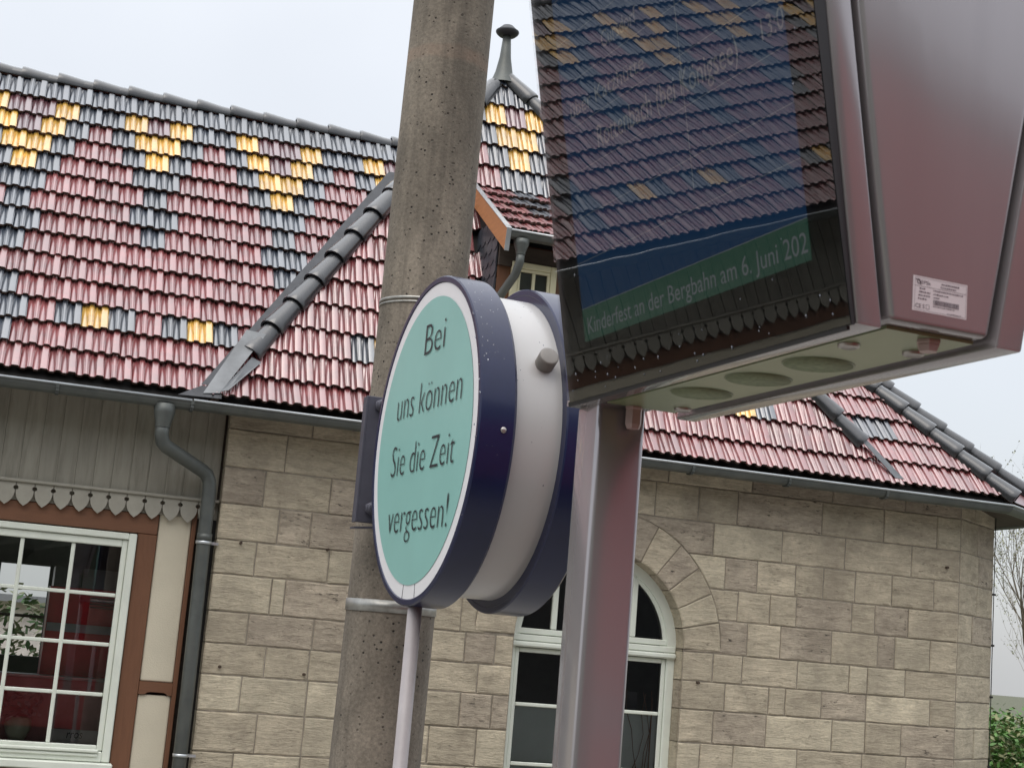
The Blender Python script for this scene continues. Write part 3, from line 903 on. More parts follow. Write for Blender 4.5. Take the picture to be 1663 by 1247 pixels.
box('wall_board', -3.4, 0.94, Y_TB + 0.002, Y_TB + 0.1, 0.45, 1.31, M['brownh'], timber)
M['room2'] = surf('room_wall', (0.10, 0.095, 0.085), 0.9)
def roomwall(*q): return box('room_interior', *q, M['room2'], B)
roomwall(-3.5, 2.6, 13.5, 13.6, 0.5, 1.98); roomwall(-3.5, 2.6, 13.5, 13.6, 2.74, 3.4)
roomwall(0.46, 2.6, 13.5, 13.6, 1.981, 2.739); roomwall(-3.5, -1.9, 13.5, 13.6, 1.981, 2.739)
roomwall(-3.6, -3.501, 11.3, 13.6, 0.5, 3.4); roomwall(2.601, 2.7, 11.3, 13.6, 0.5, 3.4)
roomwall(-3.5, 2.6, 11.3, 13.5, 3.0, 3.1); roomwall(-3.5, 2.6, 11.3, 13.5, 0.6, 0.7)
fw_ = box('far_window', -1.9, 0.459, 13.53, 13.56, 2.30, 2.325, M['brown'], B)
box('glazing_bar', 0.03, 0.06, 13.52, 13.57, 1.982, 2.738, M['darkgrey'], fw_)
box('glazing_bar', -0.80, -0.77, 13.52, 13.57, 1.982, 2.738, M['darkgrey'], fw_)
REDBOX = thing('red_railcar_standin', 'tall dark red slatted cabinet for the railcar seen in the left window, with a grey band', 'standin', (0.9, 11.6, 0.7))  # red box added in place of the railcar glimpsed in this window
M['standinred'] = surf('standin_red', (0.72, 0.040, 0.055), 0.45, var=0.15, scale=4)
box('body', 0.41, 1.6, 11.56, 11.9, 0.72, 2.555, M['standinred'], REDBOX)
box('top_panel', 0.43, 0.62, 11.55, 11.9, 2.556, 2.70, M['darkgrey'], REDBOX)
box('top_panel', 0.63, 1.6, 11.58, 11.9, 2.556, 2.70, M['traingrey'], REDBOX)
box('grey_band', 0.41, 1.6, 11.545, 11.559, 2.235, 2.295, surf('pale_grey_band', (0.45, 0.47, 0.50), 0.5), REDBOX)
for z_ in [2.42 + 0.022 * k for k in range(4)] + [1.68 + 0.03 * k for k in range(6)]:
    box('slat', 0.70, 1.58, 11.538, 11.558, z_, z_ + 0.010, surf('slat_red', (0.16, 0.015, 0.02), 0.5) if 'slat_red' not in bpy.data.materials else bpy.data.materials['slat_red'], REDBOX)
box('edge_strip', 0.41, 0.415, 11.50, 11.559, 0.72, 2.55, M['standinred'], REDBOX)
CT = thing('haze_panel', 'dull pink counter standing in for the pale reflection on the lower left panes, below the red cabinet', 'haze_panel', (0, 11.4, 0.7))  # counter shape added to paint in the pale reflection over the lower panes
box('front', -1.2, 1.5, 11.40, 11.42, 0.71, 1.90, surf('pale_reflection_pink', (0.52, 0.27, 0.27), 0.5, var=0.3, scale=3), CT)
box('top', -1.22, 1.52, 11.38, 11.53, 1.902, 1.925, surf('counter_top', (0.40, 0.37, 0.36), 0.4), CT)
ledge = box('window_ledge', -0.9, 0.85, Y_TB + 0.062, Y_TB + 0.26, 1.44, 1.47, M['white'], B)
# things on the inner ledge
pot = thing('flower_pot', 'round pale flower pot with a white rim on the inner window ledge', 'flower pot', (0.305, Y_TB + 0.14, 1.47))
bm = bmesh.new()
lathe(bm, [(0, 0.03), (0.0, 0.045), (0.05, 0.075), (0.10, 0.092), (0.145, 0.088), (0.165, 0.075)], (0.305, Y_TB + 0.14, 1.472), (0, 0, 1), (1, 0, 0), 24)
from_bm('pot', bm, surf('pale_ceramic', (0.42, 0.46, 0.36), 0.3, var=0.2, scale=9), pot)
bm = bmesh.new()
for k in range(70):
    p = Vector((0.305 + rnd.uniform(-0.12, 0.14), Y_TB + 0.13 + rnd.uniform(-0.05, 0.05), 1.62 + rnd.uniform(0, 0.22)))
    d = Vector((rnd.uniform(-1, 1), rnd.uniform(-1, 1), rnd.uniform(-1, 1))).normalized() * 0.03
    e = d.cross(Vector((rnd.uniform(-1, 1), rnd.uniform(-1, 1), 1))).normalized() * 0.018
    bm.faces.new([bm.verts.new(p + d), bm.verts.new(p + e), bm.verts.new(p - d), bm.verts.new(p - e)])
from_bm('flowers', bm, surf('pink_petals', (0.46, 0.30, 0.31), 0.7, var=0.4, scale=12), pot)
card = thing('name_card', 'pale lettered card standing on the inner window ledge beside the pot', 'card', (0.68, Y_TB + 0.1, 1.47))
box('card', 0.52, 0.845, Y_TB + 0.088, Y_TB + 0.094, 1.472, 1.575, surf('grey_card', (0.40, 0.42, 0.42), 0.6), card)
text_mesh('lettering', 'rros', M['ink'], (0.635, Y_TB + 0.086, 1.515), (1, 0, 0.03), (0.1, 0, 1), 0.105, 0.062, card)

# ------------------------------------------------------------------ gutters, eaves, downpipes
def gutter_run(name, pts, r, parent, mat, lipmat=None, n=7):
    """half-round gutter following plan points (x,y,z) of its outer lip; channel lies behind the lip"""
    bm = bmesh.new()
    P = [Vector(p) for p in pts]
    rings = []
    for i, p in enumerate(P):
        a = (P[i] - P[i - 1]).normalized() if i else (P[1] - P[0]).normalized()
        b = (P[i + 1] - P[i]).normalized() if i < len(P) - 1 else a
        t = (a + b).normalized()
        inn = Vector((-t.y, t.x, 0)).normalized() / max(t.dot(a), 0.4)
        prof = []
        for k in range(n + 1):
            an = pi * k / n
            prof.append(p + inn * (r - r * cos(an)) + Vector((0, 0, -r * sin(an) * 1.05)))
        inner = [p + inn * (r - (r - 0.004) * cos(pi * k / n)) + Vector((0, 0, -(r - 0.004) * sin(pi * k / n) * 1.05)) for k in range(n, -1, -1)]
        rings.append([bm.verts.new(q) for q in prof + inner])
    m_ = len(rings[0])
    for A, Bq in zip(rings, rings[1:]):
        for k in range(m_):
            bm.faces.new((A[k], A[(k + 1) % m_], Bq[(k + 1) % m_], Bq[k]))
    bm.faces.new(rings[0]); bm.faces.new(rings[-1][::-1])
    g = from_bm(name, bm, mat, parent)
    bm = bmesh.new()
    tube(bm, [p + Vector((0, 0, 0.002)) for p in P], 0.009, 8)
    from_bm('gutter_bead', bm, lipmat or mat, g)
    return g
gp = [(-10, 10.65, 3.905), (1.16, 10.65, 3.905)]
gut = gutter_run('gutter', gp, 0.062, B, M['zinc'], M['zinc2'])
W3 = (8.46, 13.5)
gp2 = [(1.17, 10.65, 3.908), (8.02, 10.65, 3.908), (8.86, 11.24, 3.908), (9.0, 14.6, 3.908)]
gut2 = gutter_run('gutter', gp2, 0.062, B, M['zinc'], M['zinc2'])
for xx in (0.25, 1.165, 3.0, 5.05, 5.9, 6.8):
    bm = bmesh.new()
    for k in range(9):
        an = pi * k / 8
        c0 = Vector((xx, 10.65 + 0.064 - 0.0665 * cos(an), 3.905 - 0.069 * sin(an)))
        if k: bx(bm, xx - 0.011, xx + 0.011, min(c0.y, pv.y) - 0.002, max(c0.y, pv.y) + 0.002, min(c0.z, pv.z) - 0.002, max(c0.z, pv.z) + 0.002)
        pv = c0
    from_bm('gutter_bracket', bm, M['zinc'], gut if xx < 1.16 else gut2)
# soffit boards under the eaves
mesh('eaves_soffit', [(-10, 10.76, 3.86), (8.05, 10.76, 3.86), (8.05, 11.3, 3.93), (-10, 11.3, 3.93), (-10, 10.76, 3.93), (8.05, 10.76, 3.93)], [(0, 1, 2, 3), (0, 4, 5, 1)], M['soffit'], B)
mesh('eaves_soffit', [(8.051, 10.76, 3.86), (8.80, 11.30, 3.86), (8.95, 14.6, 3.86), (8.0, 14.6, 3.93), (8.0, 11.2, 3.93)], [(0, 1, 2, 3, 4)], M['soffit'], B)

def downpipe():
    bm = bmesh.new()
    path = [(0.985, 10.715, 3.75), (0.985, 10.72, 3.655), (1.0, 10.735, 3.60), (1.03, 10.755, 3.575), (1.32, 10.95, 3.455), (1.36, 10.975, 3.43), (1.385, 10.985, 3.385), (1.392, 10.985, 3.32), (1.404, 10.985, 2.0), (1.41, 10.985, 0.2)]
    tube(bm, path, 0.050, 16)
    d = from_bm('downpipe', bm, M['zinc'], B)
    bm = bmesh.new()
    lathe(bm, [(0, 0.052), (0.03, 0.056), (0.10, 0.073), (0.165, 0.078), (0.166, 0.06)], (0.985, 10.715, 3.70), (0, 0, 1), (1, 0, 0), 20)
    from_bm('hopper', bm, M['zinc'], d)
    for z in (2.935, 1.45):
        bm = bmesh.new()
        xx = 1.392 + (3.32 - z) * 0.009
        lathe(bm, [(0, 0.051), (0, 0.057), (0.022, 0.057), (0.022, 0.051)], (xx, 10.985, z), (0, 0, 1), (1, 0, 0), 20)
        bx(bm, xx + 0.055, xx + 0.105, 10.98, 10.992, z, z + 0.02)
        from_bm('pipe_clip', bm, M['zinc2'], d)
    bm = bmesh.new()
    lathe(bm, [(0, 0.05), (0, 0.0545), (0.05, 0.0545), (0.05, 0.05)], (1.396, 10.985, 2.96), (0, 0, 1), (1, 0, 0), 20)
    from_bm('pipe_collar', bm, M['zinc'], d)
downpipe()

# ------------------------------------------------------------------ roof tiles
TW, GA = 0.1885, 0.2515
TL = GA * 1.17
def tile_geometry():
    """glazed interlocking tile: two drop-shaped rolls with rounded noses, a ribbed crest between them and a flat crest"""
    rows = [(0.0, 1.0, 1.0), (0.30, 0.86, 1.0), (0.62, 0.52, 0.85), (0.90, 0.10, 0.45)]     # v, width and height of the rolls
    cols = []          # (kind, u or centre, f, h)
    cols.append(('p', 0.0, 0, -0.010)); cols.append(('p', 0.022, 0, -0.008))
    for f, h in ((-1, -0.003), (-0.6, 0.006), (0, 0.010), (0.6, 0.006), (1, -0.003)): cols.append(('d', 0.130, f, h))
    cols.append(('p', 0.248, 0, -0.008))
    for u, h in ((0.268, 0.005), (0.302, 0.0085), (0.318, 0.0062), (0.335, 0.0085), (0.385, 0.009), (0.402, 0.0062), (0.420, 0.0085), (0.452, 0.005)): cols.append(('p', u, 0, h))
    cols.append(('p', 0.472, 0, -0.008))
    for f, h in ((-1, -0.003), (-0.6, 0.006), (0, 0.010), (0.6, 0.006), (1, -0.003)): cols.append(('d', 0.585, f, h))
    cols.append(('p', 0.705, 0, -0.008))
    for u, h in ((0.728, 0.007), (0.76, 0.0095), (0.955, 0.0085), (0.975, 0.004), (1.0, 0.002)): cols.append(('p', u, 0, h))
    vs, fs = [], []
    n = len(cols)
    def pt(c, v, ws, hs, lip=False):
        k, u, f, h = c
        if k == 'd':
            x = (u + f * 0.100 * ws) * TW
            nose = 0.026 * sqrt(max(0, 1 - f * f)) * (1 - v / 0.9) ** 3
            z = -0.008 + (h + 0.008) * hs
            return [x, v * TL - nose, z]
        return [u * TW, v * TL, h]
    for v, ws, hs in rows:
        for c in cols: vs.append(tuple(pt(c, v, ws, hs)))
    for c in cols:
        p = pt(c, 0.0, 1.0, 1.0); vs.append((p[0], p[1] + 0.007, p[2] - 0.024))
    m_ = len(rows)
    for k in range(n - 1):
        for q in range(m_ - 1): fs.append((q * n + k, q * n + k + 1, (q + 1) * n + k + 1, (q + 1) * n + k))
        fs.append((m_ * n + k, m_ * n + k + 1, k + 1, k))
    return vs, fs, n
TV, TF, TN = tile_geometry()
tile_me = {}
def tile_mesh_for(c):
    me = bpy.data.meshes.new('roof_tile')
    me.from_pydata(TV, [], TF)
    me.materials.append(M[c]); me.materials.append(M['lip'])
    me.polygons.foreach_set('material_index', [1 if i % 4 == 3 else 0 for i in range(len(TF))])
    me.polygons.foreach_set('use_smooth', [(i % 4) != 3 for i in range(len(TF))])
    me.update()
    try:
        me.set_sharp_from_angle(angle=radians(42))
    except Exception: pass
    return me
for c in ('red', 'grey', 'yellow', 'purple'): tile_me[c] = tile_mesh_for(c)

class Plane:
    def __init__(s, base, pitch, az=0.0):
        s.base = Vector(base); s.pitch = pitch
        s.u = Vector((cos(az), sin(az), 0)); h = Vector((-sin(az), cos(az), 0))
        s.v = h * cos(pitch) + Vector((0, 0, sin(pitch)))
        s.n = s.u.cross(s.v)
    def at(s, x, t, h=0): return s.base + s.u * x + s.v * t + s.n * h
    def coords(s, p):
        d = Vector(p) - s.base
        return d.dot(s.u), d.dot(s.v)
    def mat(s, x, t, h, tilt):
        R = Matrix((s.u, s.v, s.n)).transposed().to_4x4()
        return Matrix.Translation(s.at(x, t, h)) @ R @ Matrix.Rotation(-tilt, 4, 'X')

XB = 0.0
P1 = Plane((0, 10.75, 3.95), radians(52.1))
L1 = 3.664
AP = Vector((3.745, 12.4, 7.455))                # tower roof apex
P2 = Plane((0, 10.72, 3.93), atan2(AP.z - 3.93, AP.y - 10.72))
L2 = (AP - Vector((AP.x, 10.72, 3.93))).length
HL = Vector((1.305, 10.73, 3.955)); HR = Vector((6.94, 10.74, 3.99))   # feet of the tower hips
XA = -0.205                                     # motif centre on the main roof
CA, CB = P1.at(1.255, 0.0), P1.at(2.745, 2.79)           # where the main roof dives under the tower hip
RE = P1.at(5.1, L1)                              # right end of the main ridge
EC = Vector((8.12, 10.75, 3.95))                 # eave corner

def col1(r, q):
    """main roof pattern: row r (0 = top), q tile position relative to the motif centre, in tile widths"""
    if r == 0: return 'grey'
    for m_ in range(-12, 10):
        c = 5.5 * m_; t = 4 if m_ % 2 == 0 else 3
        d = abs(q - c)
        if d > 3.2: continue
        if r <= t:
            h = (t - r) / 2
            if abs(d - h) < 0.1: return 'yellow'
            if abs(d - h - 1) < 0.1: return 'grey'
            if d < h and r <= 2: return 'purple'
        elif r <= (8 if m_ % 2 == 0 else 7):
            if (r - t) % 2 and abs(d - 0.5) < 0.1: return 'grey'
            if (r - t) % 2 == 0 and d < 0.1: return 'grey'
    if 10 <= r <= 12:
        for m_ in range(-6, 6):
            d = abs(q - 11 * m_)
            if r in (10, 12) and d < 0.1: return 'grey'
            if r == 11 and abs(d - 0.5) < 0.1: return 'grey'
            if r == 11:
                dd = q - 11 * m_
                for y_ in (3.5, 7.5):
                    if abs(dd - y_) < 0.1: return 'yellow'
                    if abs(abs(dd - y_) - 1) < 0.1: return 'grey'
    return 'red'

def col2(j, d):
    """tower roof pattern: j rows from the eave, d tiles from the centre line"""
    a = abs(d)
    if j >= 14: return 'grey'
    if j == 13: return 'purple' if a < 0.1 else ('yellow' if a < 1.1 else 'grey' if a < 2.1 else 'red')
    if j == 12: return 'yellow' if a < 0.6 else ('grey' if a < 1.6 else 'red')
    if j == 11: return 'yellow' if a < 0.1 else ('grey' if a < 1.1 else 'red')
    if j == 10: return 'grey' if a < 0.6 or (0.9 < d < 1.6) else 'red'
    if j == 2 and -8 < d < 11:
        k = (d - 1.5) % 4
        if k < 0.1 or k > 3.9: return 'yellow'
        if abs(k - 1) < 0.1 or abs(k - 3) < 0.1: return 'grey'
    return 'red'

roof = mesh('main_roof', [P1.at(-10, -0.02, -0.03), P1.at(1.28, -0.02, -0.03), P1.at(3.0, L1 * 0.90, -0.03), P1.at(4.5, L1 * 0.99, -0.03), P1.at(-10, L1 * 0.99, -0.03),
                         P1.at(6.6, -0.02, -0.03), P1.at(8.1, -0.02, -0.03), P1.at(5.12, L1 * 0.985, -0.03)], [(0, 1, 2, 3, 4), (5, 6, 7, 3)], M['bitumen'], B)
tower = mesh('tower_roof', [P2.at(HL.x + 0.03, 0, -0.03), P2.at(HR.x - 0.03, 0, -0.03), P2.at(AP.x, L2 - 0.02, -0.03)], [(0, 1, 2)], M['bitumen'], B)
# sides of the tower roof, seen only from other places
mesh('tower_roof_side', [HL + Vector((0.02, 0, -0.02)), AP + Vector((0, 0.02, -0.02)), (1.9, 14.6, 4.6), (1.305, 11.2, 3.9)], [(0, 3, 2, 1)], M['slate'], tower)
mesh('tower_roof_side', [HR + Vector((-0.02, 0, -0.02)), (6.94, 11.2, 3.9), (6.0, 14.6, 4.6), AP + Vector((0, 0.02, -0.02))], [(0, 3, 2, 1)], M['slate'], tower)

def side(p, a, b, pl):
    """signed distance in the plane of pl to line a-b"""
    ax, at_ = pl.coords(a); bx_, bt = pl.coords(b); px, pt = p
    dx, dt = bx_ - ax, bt - at_
    return ((px - ax) * dt - (pt - at_) * dx) / sqrt(dx * dx + dt * dt)

tiles = []      # dict(plane, x(left), t, colour, tilt, cuts, parent)
TILT = radians(6.0)
def add_tile(pl, x, t, c, parent, cuts=(), tilt=TILT, h=0.030):
    """cuts: list of (a, b, sign) lines; tile kept on the side where sign*side >= 0"""
    cs = [(x, t), (x + TW, t), (x, t + TL), (x + TW, t + TL)]
    need = []
    for a, b, s in cuts:
        v = [s * side(q, a, b, pl) for q in cs]
        if max(v) <= 0.012: return
        if min(v) < 0: need.append((a, b, s))
    tiles.append(dict(pl=pl, x=x, t=t, c=c, parent=parent, cuts=need, tilt=tilt + rnd.gauss(0, 0.009), h=h + rnd.gauss(0, 0.002), yaw=rnd.gauss(0, 0.010)))

# main roof, both sides of the tower
for r in range(14):
    t = 0.045 + GA * (13 - r)
    off = 0.0 if r % 2 == 0 else 0.5
    for k in range(-52, 48):
        q = k + off
        x = XA + q * TW - TW / 2
        c = col1(r, q)
        xc, tcen = x + TW / 2, t + GA / 2
        if xc < 3.6 and side((xc, tcen), CA, CB, P1) < 0.3:
            add_tile(P1, x, t, c, roof, [(CA, CB, -1)])
        elif xc > 4.6:
            c = 'grey' if (r == 11 and abs(abs(xc - 6.965) / TW - 0.5) < 0.3) else 'grey' if r == 0 else 'red'
            add_tile(P1, x, t, c, roof, [(HR, P1.at(5.0, L1), 1), (EC, RE, -1)])
# tower roof front
CX2 = 3.82
for j in range(16):
    t = 0.04 if j == 0 else 0.256 + 0.2493 * (j - 1)
    off = 0.0 if j % 2 else 0.5
    for k in range(-18, 18):
        d = k + off
        x = CX2 + d * TW - TW / 2
        if 3.42 < x + TW / 2 < 4.46 and 0.62 < t < 2.45: continue          # behind the dormer
        cuts = [(HL, AP, 1), (HR, AP, -1)]
        if j == 0:
            add_tile(P2, x, t - 0.012, col2(j, d), tower, cuts, tilt=TILT + radians(9), h=0.062)
        else:
            add_tile(P2, x, t, col2(j, d), tower, cuts)
# dormer roof (shallow, with a cut verge on the left)
DK = P2.at(0, 2.50)
PD = Plane((0, DK.y - 1.28 * cos(radians(31)), DK.z - 1.28 * sin(radians(31))), radians(31))
DX0, DX1 = 3.385, 4.48
dorm = mesh('dormer_roof', [PD.at(DX0, 0.02, -0.03), PD.at(DX1, 0.02, -0.03), PD.at(DX1, 1.3, -0.03), PD.at(DX0, 1.3, -0.03)], [(0, 1, 2, 3)], M['bitumen'], B)
for i in range(5):
    t = 1.28 - 0.251 * (i + 1)
    off = 0.0 if i % 2 == 0 else 0.5
    for k in range(-6, 6):
        d = k + off
        x = CX2 + d * TW - TW / 2
        c = 'grey' if ((i in (0, 2) and abs(d) < 0.1) or (i == 1 and abs(d) < 0.6)) else 'red'
        add_tile(PD, x, t, c, dorm, [(PD.at(DX0, 0), PD.at(DX0, 1), 1), (PD.at(DX1, 0), PD.at(DX1, 1), -1)])

# which tiles show largest in the picture
def covered(x, y):
    if x < -10 or x > 1673 or y < 0 or y > 1257: return True
    xl = 673 - 143 * y / 1247; xr = 806 - 106 * y / 1247
    if xl + 6 < x < xr - 6: return True                          # behind the concrete mast
    if 880 < x < 1640 and y < 655 - 0.281 * (x - 925) - 8 + (60 if x > 1100 else 0): return True
    if ((x - 690) / 95) ** 2 + ((y - 720) / 262) ** 2 < 0.9: return True
    if 930 < x < 1050: return True
    return False
for T in tiles:
    p = proj(T['pl'].at(T['x'] + TW / 2, T['t'] + GA / 2, 0.02))
    T['area'] = 0
    if p and not covered(p[0], p[1]):
        a = proj(T['pl'].at(T['x'], T['t'])); b = proj(T['pl'].at(T['x'] + TW, T['t'])); c_ = proj(T['pl'].at(T['x'], T['t'] + GA))
        T['area'] = abs((b[0] - a[0]) * (c_[1] - a[1]) - (b[1] - a[1]) * (c_[0] - a[0]))
    if T['area'] and T['cuts']: T['area'] *= 0.6
order = sorted(range(len(tiles)), key=lambda i: -tiles[i]['area'])
single = {i for i in order[:300] if tiles[i]['area'] > 0}

def cut_mesh(T, Mx):
    bm = bmesh.new(); bm.from_mesh(tile_me[T['c']])
    inv = Mx.inverted()
    for a, b, s in T['cuts']:
        pl = T['pl']
        d = (Vector(b) - Vector(a)); d = d - pl.n * d.dot(pl.n); d.normalize()
        nn = pl.n.cross(d) * s           # side>0 is to the right of a->b
        nl = (inv.to_3x3() @ nn).normalized(); pco = inv @ Vector(a)
        bmesh.ops.bisect_plane(bm, geom=bm.verts[:] + bm.edges[:] + bm.faces[:], plane_co=pco, plane_no=nl, clear_inner=False, clear_outer=True, dist=1e-5)
    return bm
merged = {}
for i, T in enumerate(tiles):
    Mx = T['pl'].mat(T['x'], T['t'], T['h'], T['tilt']) @ Matrix.Rotation(T['yaw'], 4, 'Z')
    if i in single:
        if T['cuts']:
            bm = cut_mesh(T, Mx)
            if not bm.faces: bm.free(); continue
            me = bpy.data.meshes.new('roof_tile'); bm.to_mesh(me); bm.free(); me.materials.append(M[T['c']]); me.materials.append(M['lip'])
        else: me = tile_me[T['c']]
        o = bpy.data.objects.new('roof_tile', me)
        link(o, T['parent']); o.matrix_basis = Mx
    else:
        mv, mf, mi, ms = merged.setdefault(T['parent'].name, ([], [], [], []))
        if T['cuts']:
            bm = cut_mesh(T, Mx); bm.verts.index_update()
            vv = [v.co.copy() for v in bm.verts]; ff = [tuple(v.index for v in f.verts) for f in bm.faces]; lp = [f.material_index for f in bm.faces]; bm.free()
        else: vv, ff, lp = [Vector(v) for v in TV], TF, [1 if q % 4 == 3 else 0 for q in range(len(TF))]
        b0 = len(mv)
        mv.extend(Mx @ v for v in vv); mf.extend(tuple(q + b0 for q in f) for f in ff)
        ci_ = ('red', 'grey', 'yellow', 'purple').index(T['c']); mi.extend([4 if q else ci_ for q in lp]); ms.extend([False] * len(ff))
for pn, (mv, mf, mi, ms) in merged.items():
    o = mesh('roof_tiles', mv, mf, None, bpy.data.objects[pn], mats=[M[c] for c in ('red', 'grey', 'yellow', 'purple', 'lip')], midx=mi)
    o['kind'] = 'stuff'

# ---- ridge and hip caps
def cap_mesh(L, r0_, r1_, mat, name, n=10):
    """tapered half-round cap tile along +Y, wide open end at y=0 with a thick edge"""
    vs, fs = [], []
    st = [(0.0, r0_), (0.018, r0_ + 0.003), (0.05, r0_), (L, r1_)]
    for y_, r_ in st:
        for k in range(n + 1):
            a = radians(-16) + (pi + radians(32)) * k / n
            vs.append((r_ * cos(a), y_, r_ * sin(a) * 0.94))
    m_ = n + 1
    for q in range(len(st) - 1):
        for k in range(n): fs.append((q * m_ + k, q * m_ + k + 1, (q + 1) * m_ + k + 1, (q + 1) * m_ + k))
    b0 = len(vs)
    for y_, dr in ((0.0, 0.014), (L * 0.9, 0.02)):
        for k in range(n + 1):
            a = radians(-16) + (pi + radians(32)) * k / n
            vs.append(((r0_ - dr) * cos(a), y_, (r0_ - dr) * sin(a) * 0.94))
    for k in range(n): fs.append((k, b0 + k, b0 + k + 1, k + 1)); fs.append((b0 + k, b0 + m_ + k, b0 + m_ + k + 1, b0 + k + 1))
    me = bpy.data.meshes.new(name); me.from_pydata(vs, [], fs); me.materials.append(mat); me.update()
    me.polygons.foreach_set('use_smooth', [True] * len(fs))
    try: me.set_sharp_from_angle(angle=radians(40))
    except Exception: pass
    return me
nail_me = None
def lay_caps(name, a, b, upv, step, L, r0_, r1_, parent, lift=0.0, lift_n=0.03, start=0.0, end=None, nails=True):
    a, b, upv = Vector(a), Vector(b), Vector(upv)
    d = (b - a); Lt = d.length; d.normalize()
    up = (upv - d * upv.dot(d)).normalized(); sx = d.cross(up)
    me = cap_mesh(L, r0_, r1_, M['ridge'], name)
    t = start
    R = Matrix((sx, d, up)).transposed().to_4x4()
    while t < (end or Lt) - 0.05:
        Mx = Matrix.Translation(a + d * t + up * (lift_n + rnd.gauss(0, 0.003))) @ R @ Matrix.Rotation(radians(-1.2) + rnd.gauss(0, 0.006), 4, 'X') @ Matrix.Rotation(rnd.gauss(0, 0.02), 4, 'Y')
        o = bpy.data.objects.new(name, me)
        link(o, parent); o.matrix_basis = Mx
        t += step
# main ridge (runs to the right end, caps overlap towards the left so that the collar shows)
rz = P1.at(0, L1)
lay_caps('ridge_tile', (-8.0, rz.y + 0.02, rz.z - 0.03), (3.3, rz.y + 0.02, rz.z - 0.03), (0, 0, 1), 0.295, 0.345, 0.094, 0.062, roof, lift_n=0.0)
lay_caps('ridge_tile', (3.9, rz.y + 0.02, rz.z - 0.03), (5.15, rz.y + 0.02, rz.z - 0.03), (0, 0, 1), 0.295, 0.345, 0.094, 0.062, roof, lift_n=0.0)
upL = Vector((-0.30, -0.62, 0.72))
hipd = (AP - HL).normalized()
lay_caps('hip_tile', HL, AP, (P2.n + Vector((-0.75, 0, 0.35))).normalized(), 0.30, 0.345, 0.096, 0.070, tower, lift_n=0.012, start=0.47, end=(AP - HL).length - 0.22)
lay_caps('hip_tile', HR, AP, (P2.n + Vector((0.75, 0, 0.35))).normalized(), 0.30, 0.345, 0.096, 0.070, tower, lift_n=0.012, start=0.42, end=(AP - HR).length - 0.22)
lay_caps('hip_tile', EC, RE, (P1.n + Vector((0.65, 0.0, 0.35))).normalized(), 0.30, 0.345, 0.100, 0.074, roof, lift_n=0.012, start=0.02)
# cheek between the raised tower roof and the main roof, dressed in dark lead
def on1(p, h=0.035):
    x_, t_ = P1.coords(p); return P1.at(x_, t_, h)
nseg = 10
vs, fs = [], []
for k in range(nseg + 1):
    f_ = 0.02 + 0.86 * k / nseg
    p = HL.lerp(AP, f_)
    vs += [p + Vector((-0.02, -0.01, 0.02)), p + Vector((-0.060, 0.02, 0.015)), CA.lerp(CB, f_ * 1.262) + P1.n * 0.066 + P1.u * 0.03, CA.lerp(CB, f_ * 1.262) + P1.n * 0.060 - P1.u * 0.075]
for k in range(nseg):
    for q in range(3): fs.append((k * 4 + q, k * 4 + q + 1, k * 4 + q + 5, k * 4 + q + 4))
mesh('hip_flashing', vs, fs, M['lead'], roof)
# bare valley sheet below the last cap
def sheet(name, pts, mat, parent, th=0.004):
    pts = [Vector(p) for p in pts]; n = len(pts)
    nn = (pts[1] - pts[0]).cross(pts[2] - pts[0]).normalized()
    vs = pts + [p - nn * th for p in pts]
    fs = [tuple(range(n)), tuple(range(2 * n - 1, n - 1, -1))] + [(k, n + k, n + (k + 1) % n, (k + 1) % n) for k in range(n)]
    o = mesh(name, vs, fs, mat, parent)
    bm = bmesh.new(); bm.from_mesh(o.data); bmesh.ops.recalc_face_normals(bm, faces=bm.faces[:]); bm.to_mesh(o.data); bm.free()
    return o
h1 = HL.lerp(AP, 0.128) + Vector((0, -0.01, 0.03))
M['leadp'] = surf('bleached_lead_sheet', (0.16, 0.17, 0.18), 0.5, var=0.25, scale=6, metal=0.45, bump=0.1, bscale=20)
sheet('valley_sheet', [(1.23, 10.675, 3.972), (1.345, 10.665, 3.985), h1 + Vector((0.04, -0.05, 0.06)), h1 + Vector((-0.10, -0.02, 0.08))], M['leadp'], roof)
sheet('valley_sheet', [(1.345, 10.645, 3.995), (1.40, 10.65, 4.01), h1 + Vector((0.02, -0.10, -0.16)), h1 + Vector((-0.05, -0.10, -0.13))], M['leadp'], roof)
sheet('valley_sheet', [(1.06, 10.68, 3.94), (1.36, 10.655, 3.945), (1.36, 10.69, 4.01), (1.22, 10.71, 4.03)], M['lead'], roof)
h2 = HR.lerp(AP, 0.115)
sheet('valley_sheet', [HR + Vector((-0.05, -0.05, 0.03)), HR + Vector((0.05, -0.03, 0.03)), h2 + Vector((0.02, -0.04, 0.05)), h2 + Vector((-0.04, -0.05, 0.05))], M['leadp'], roof)
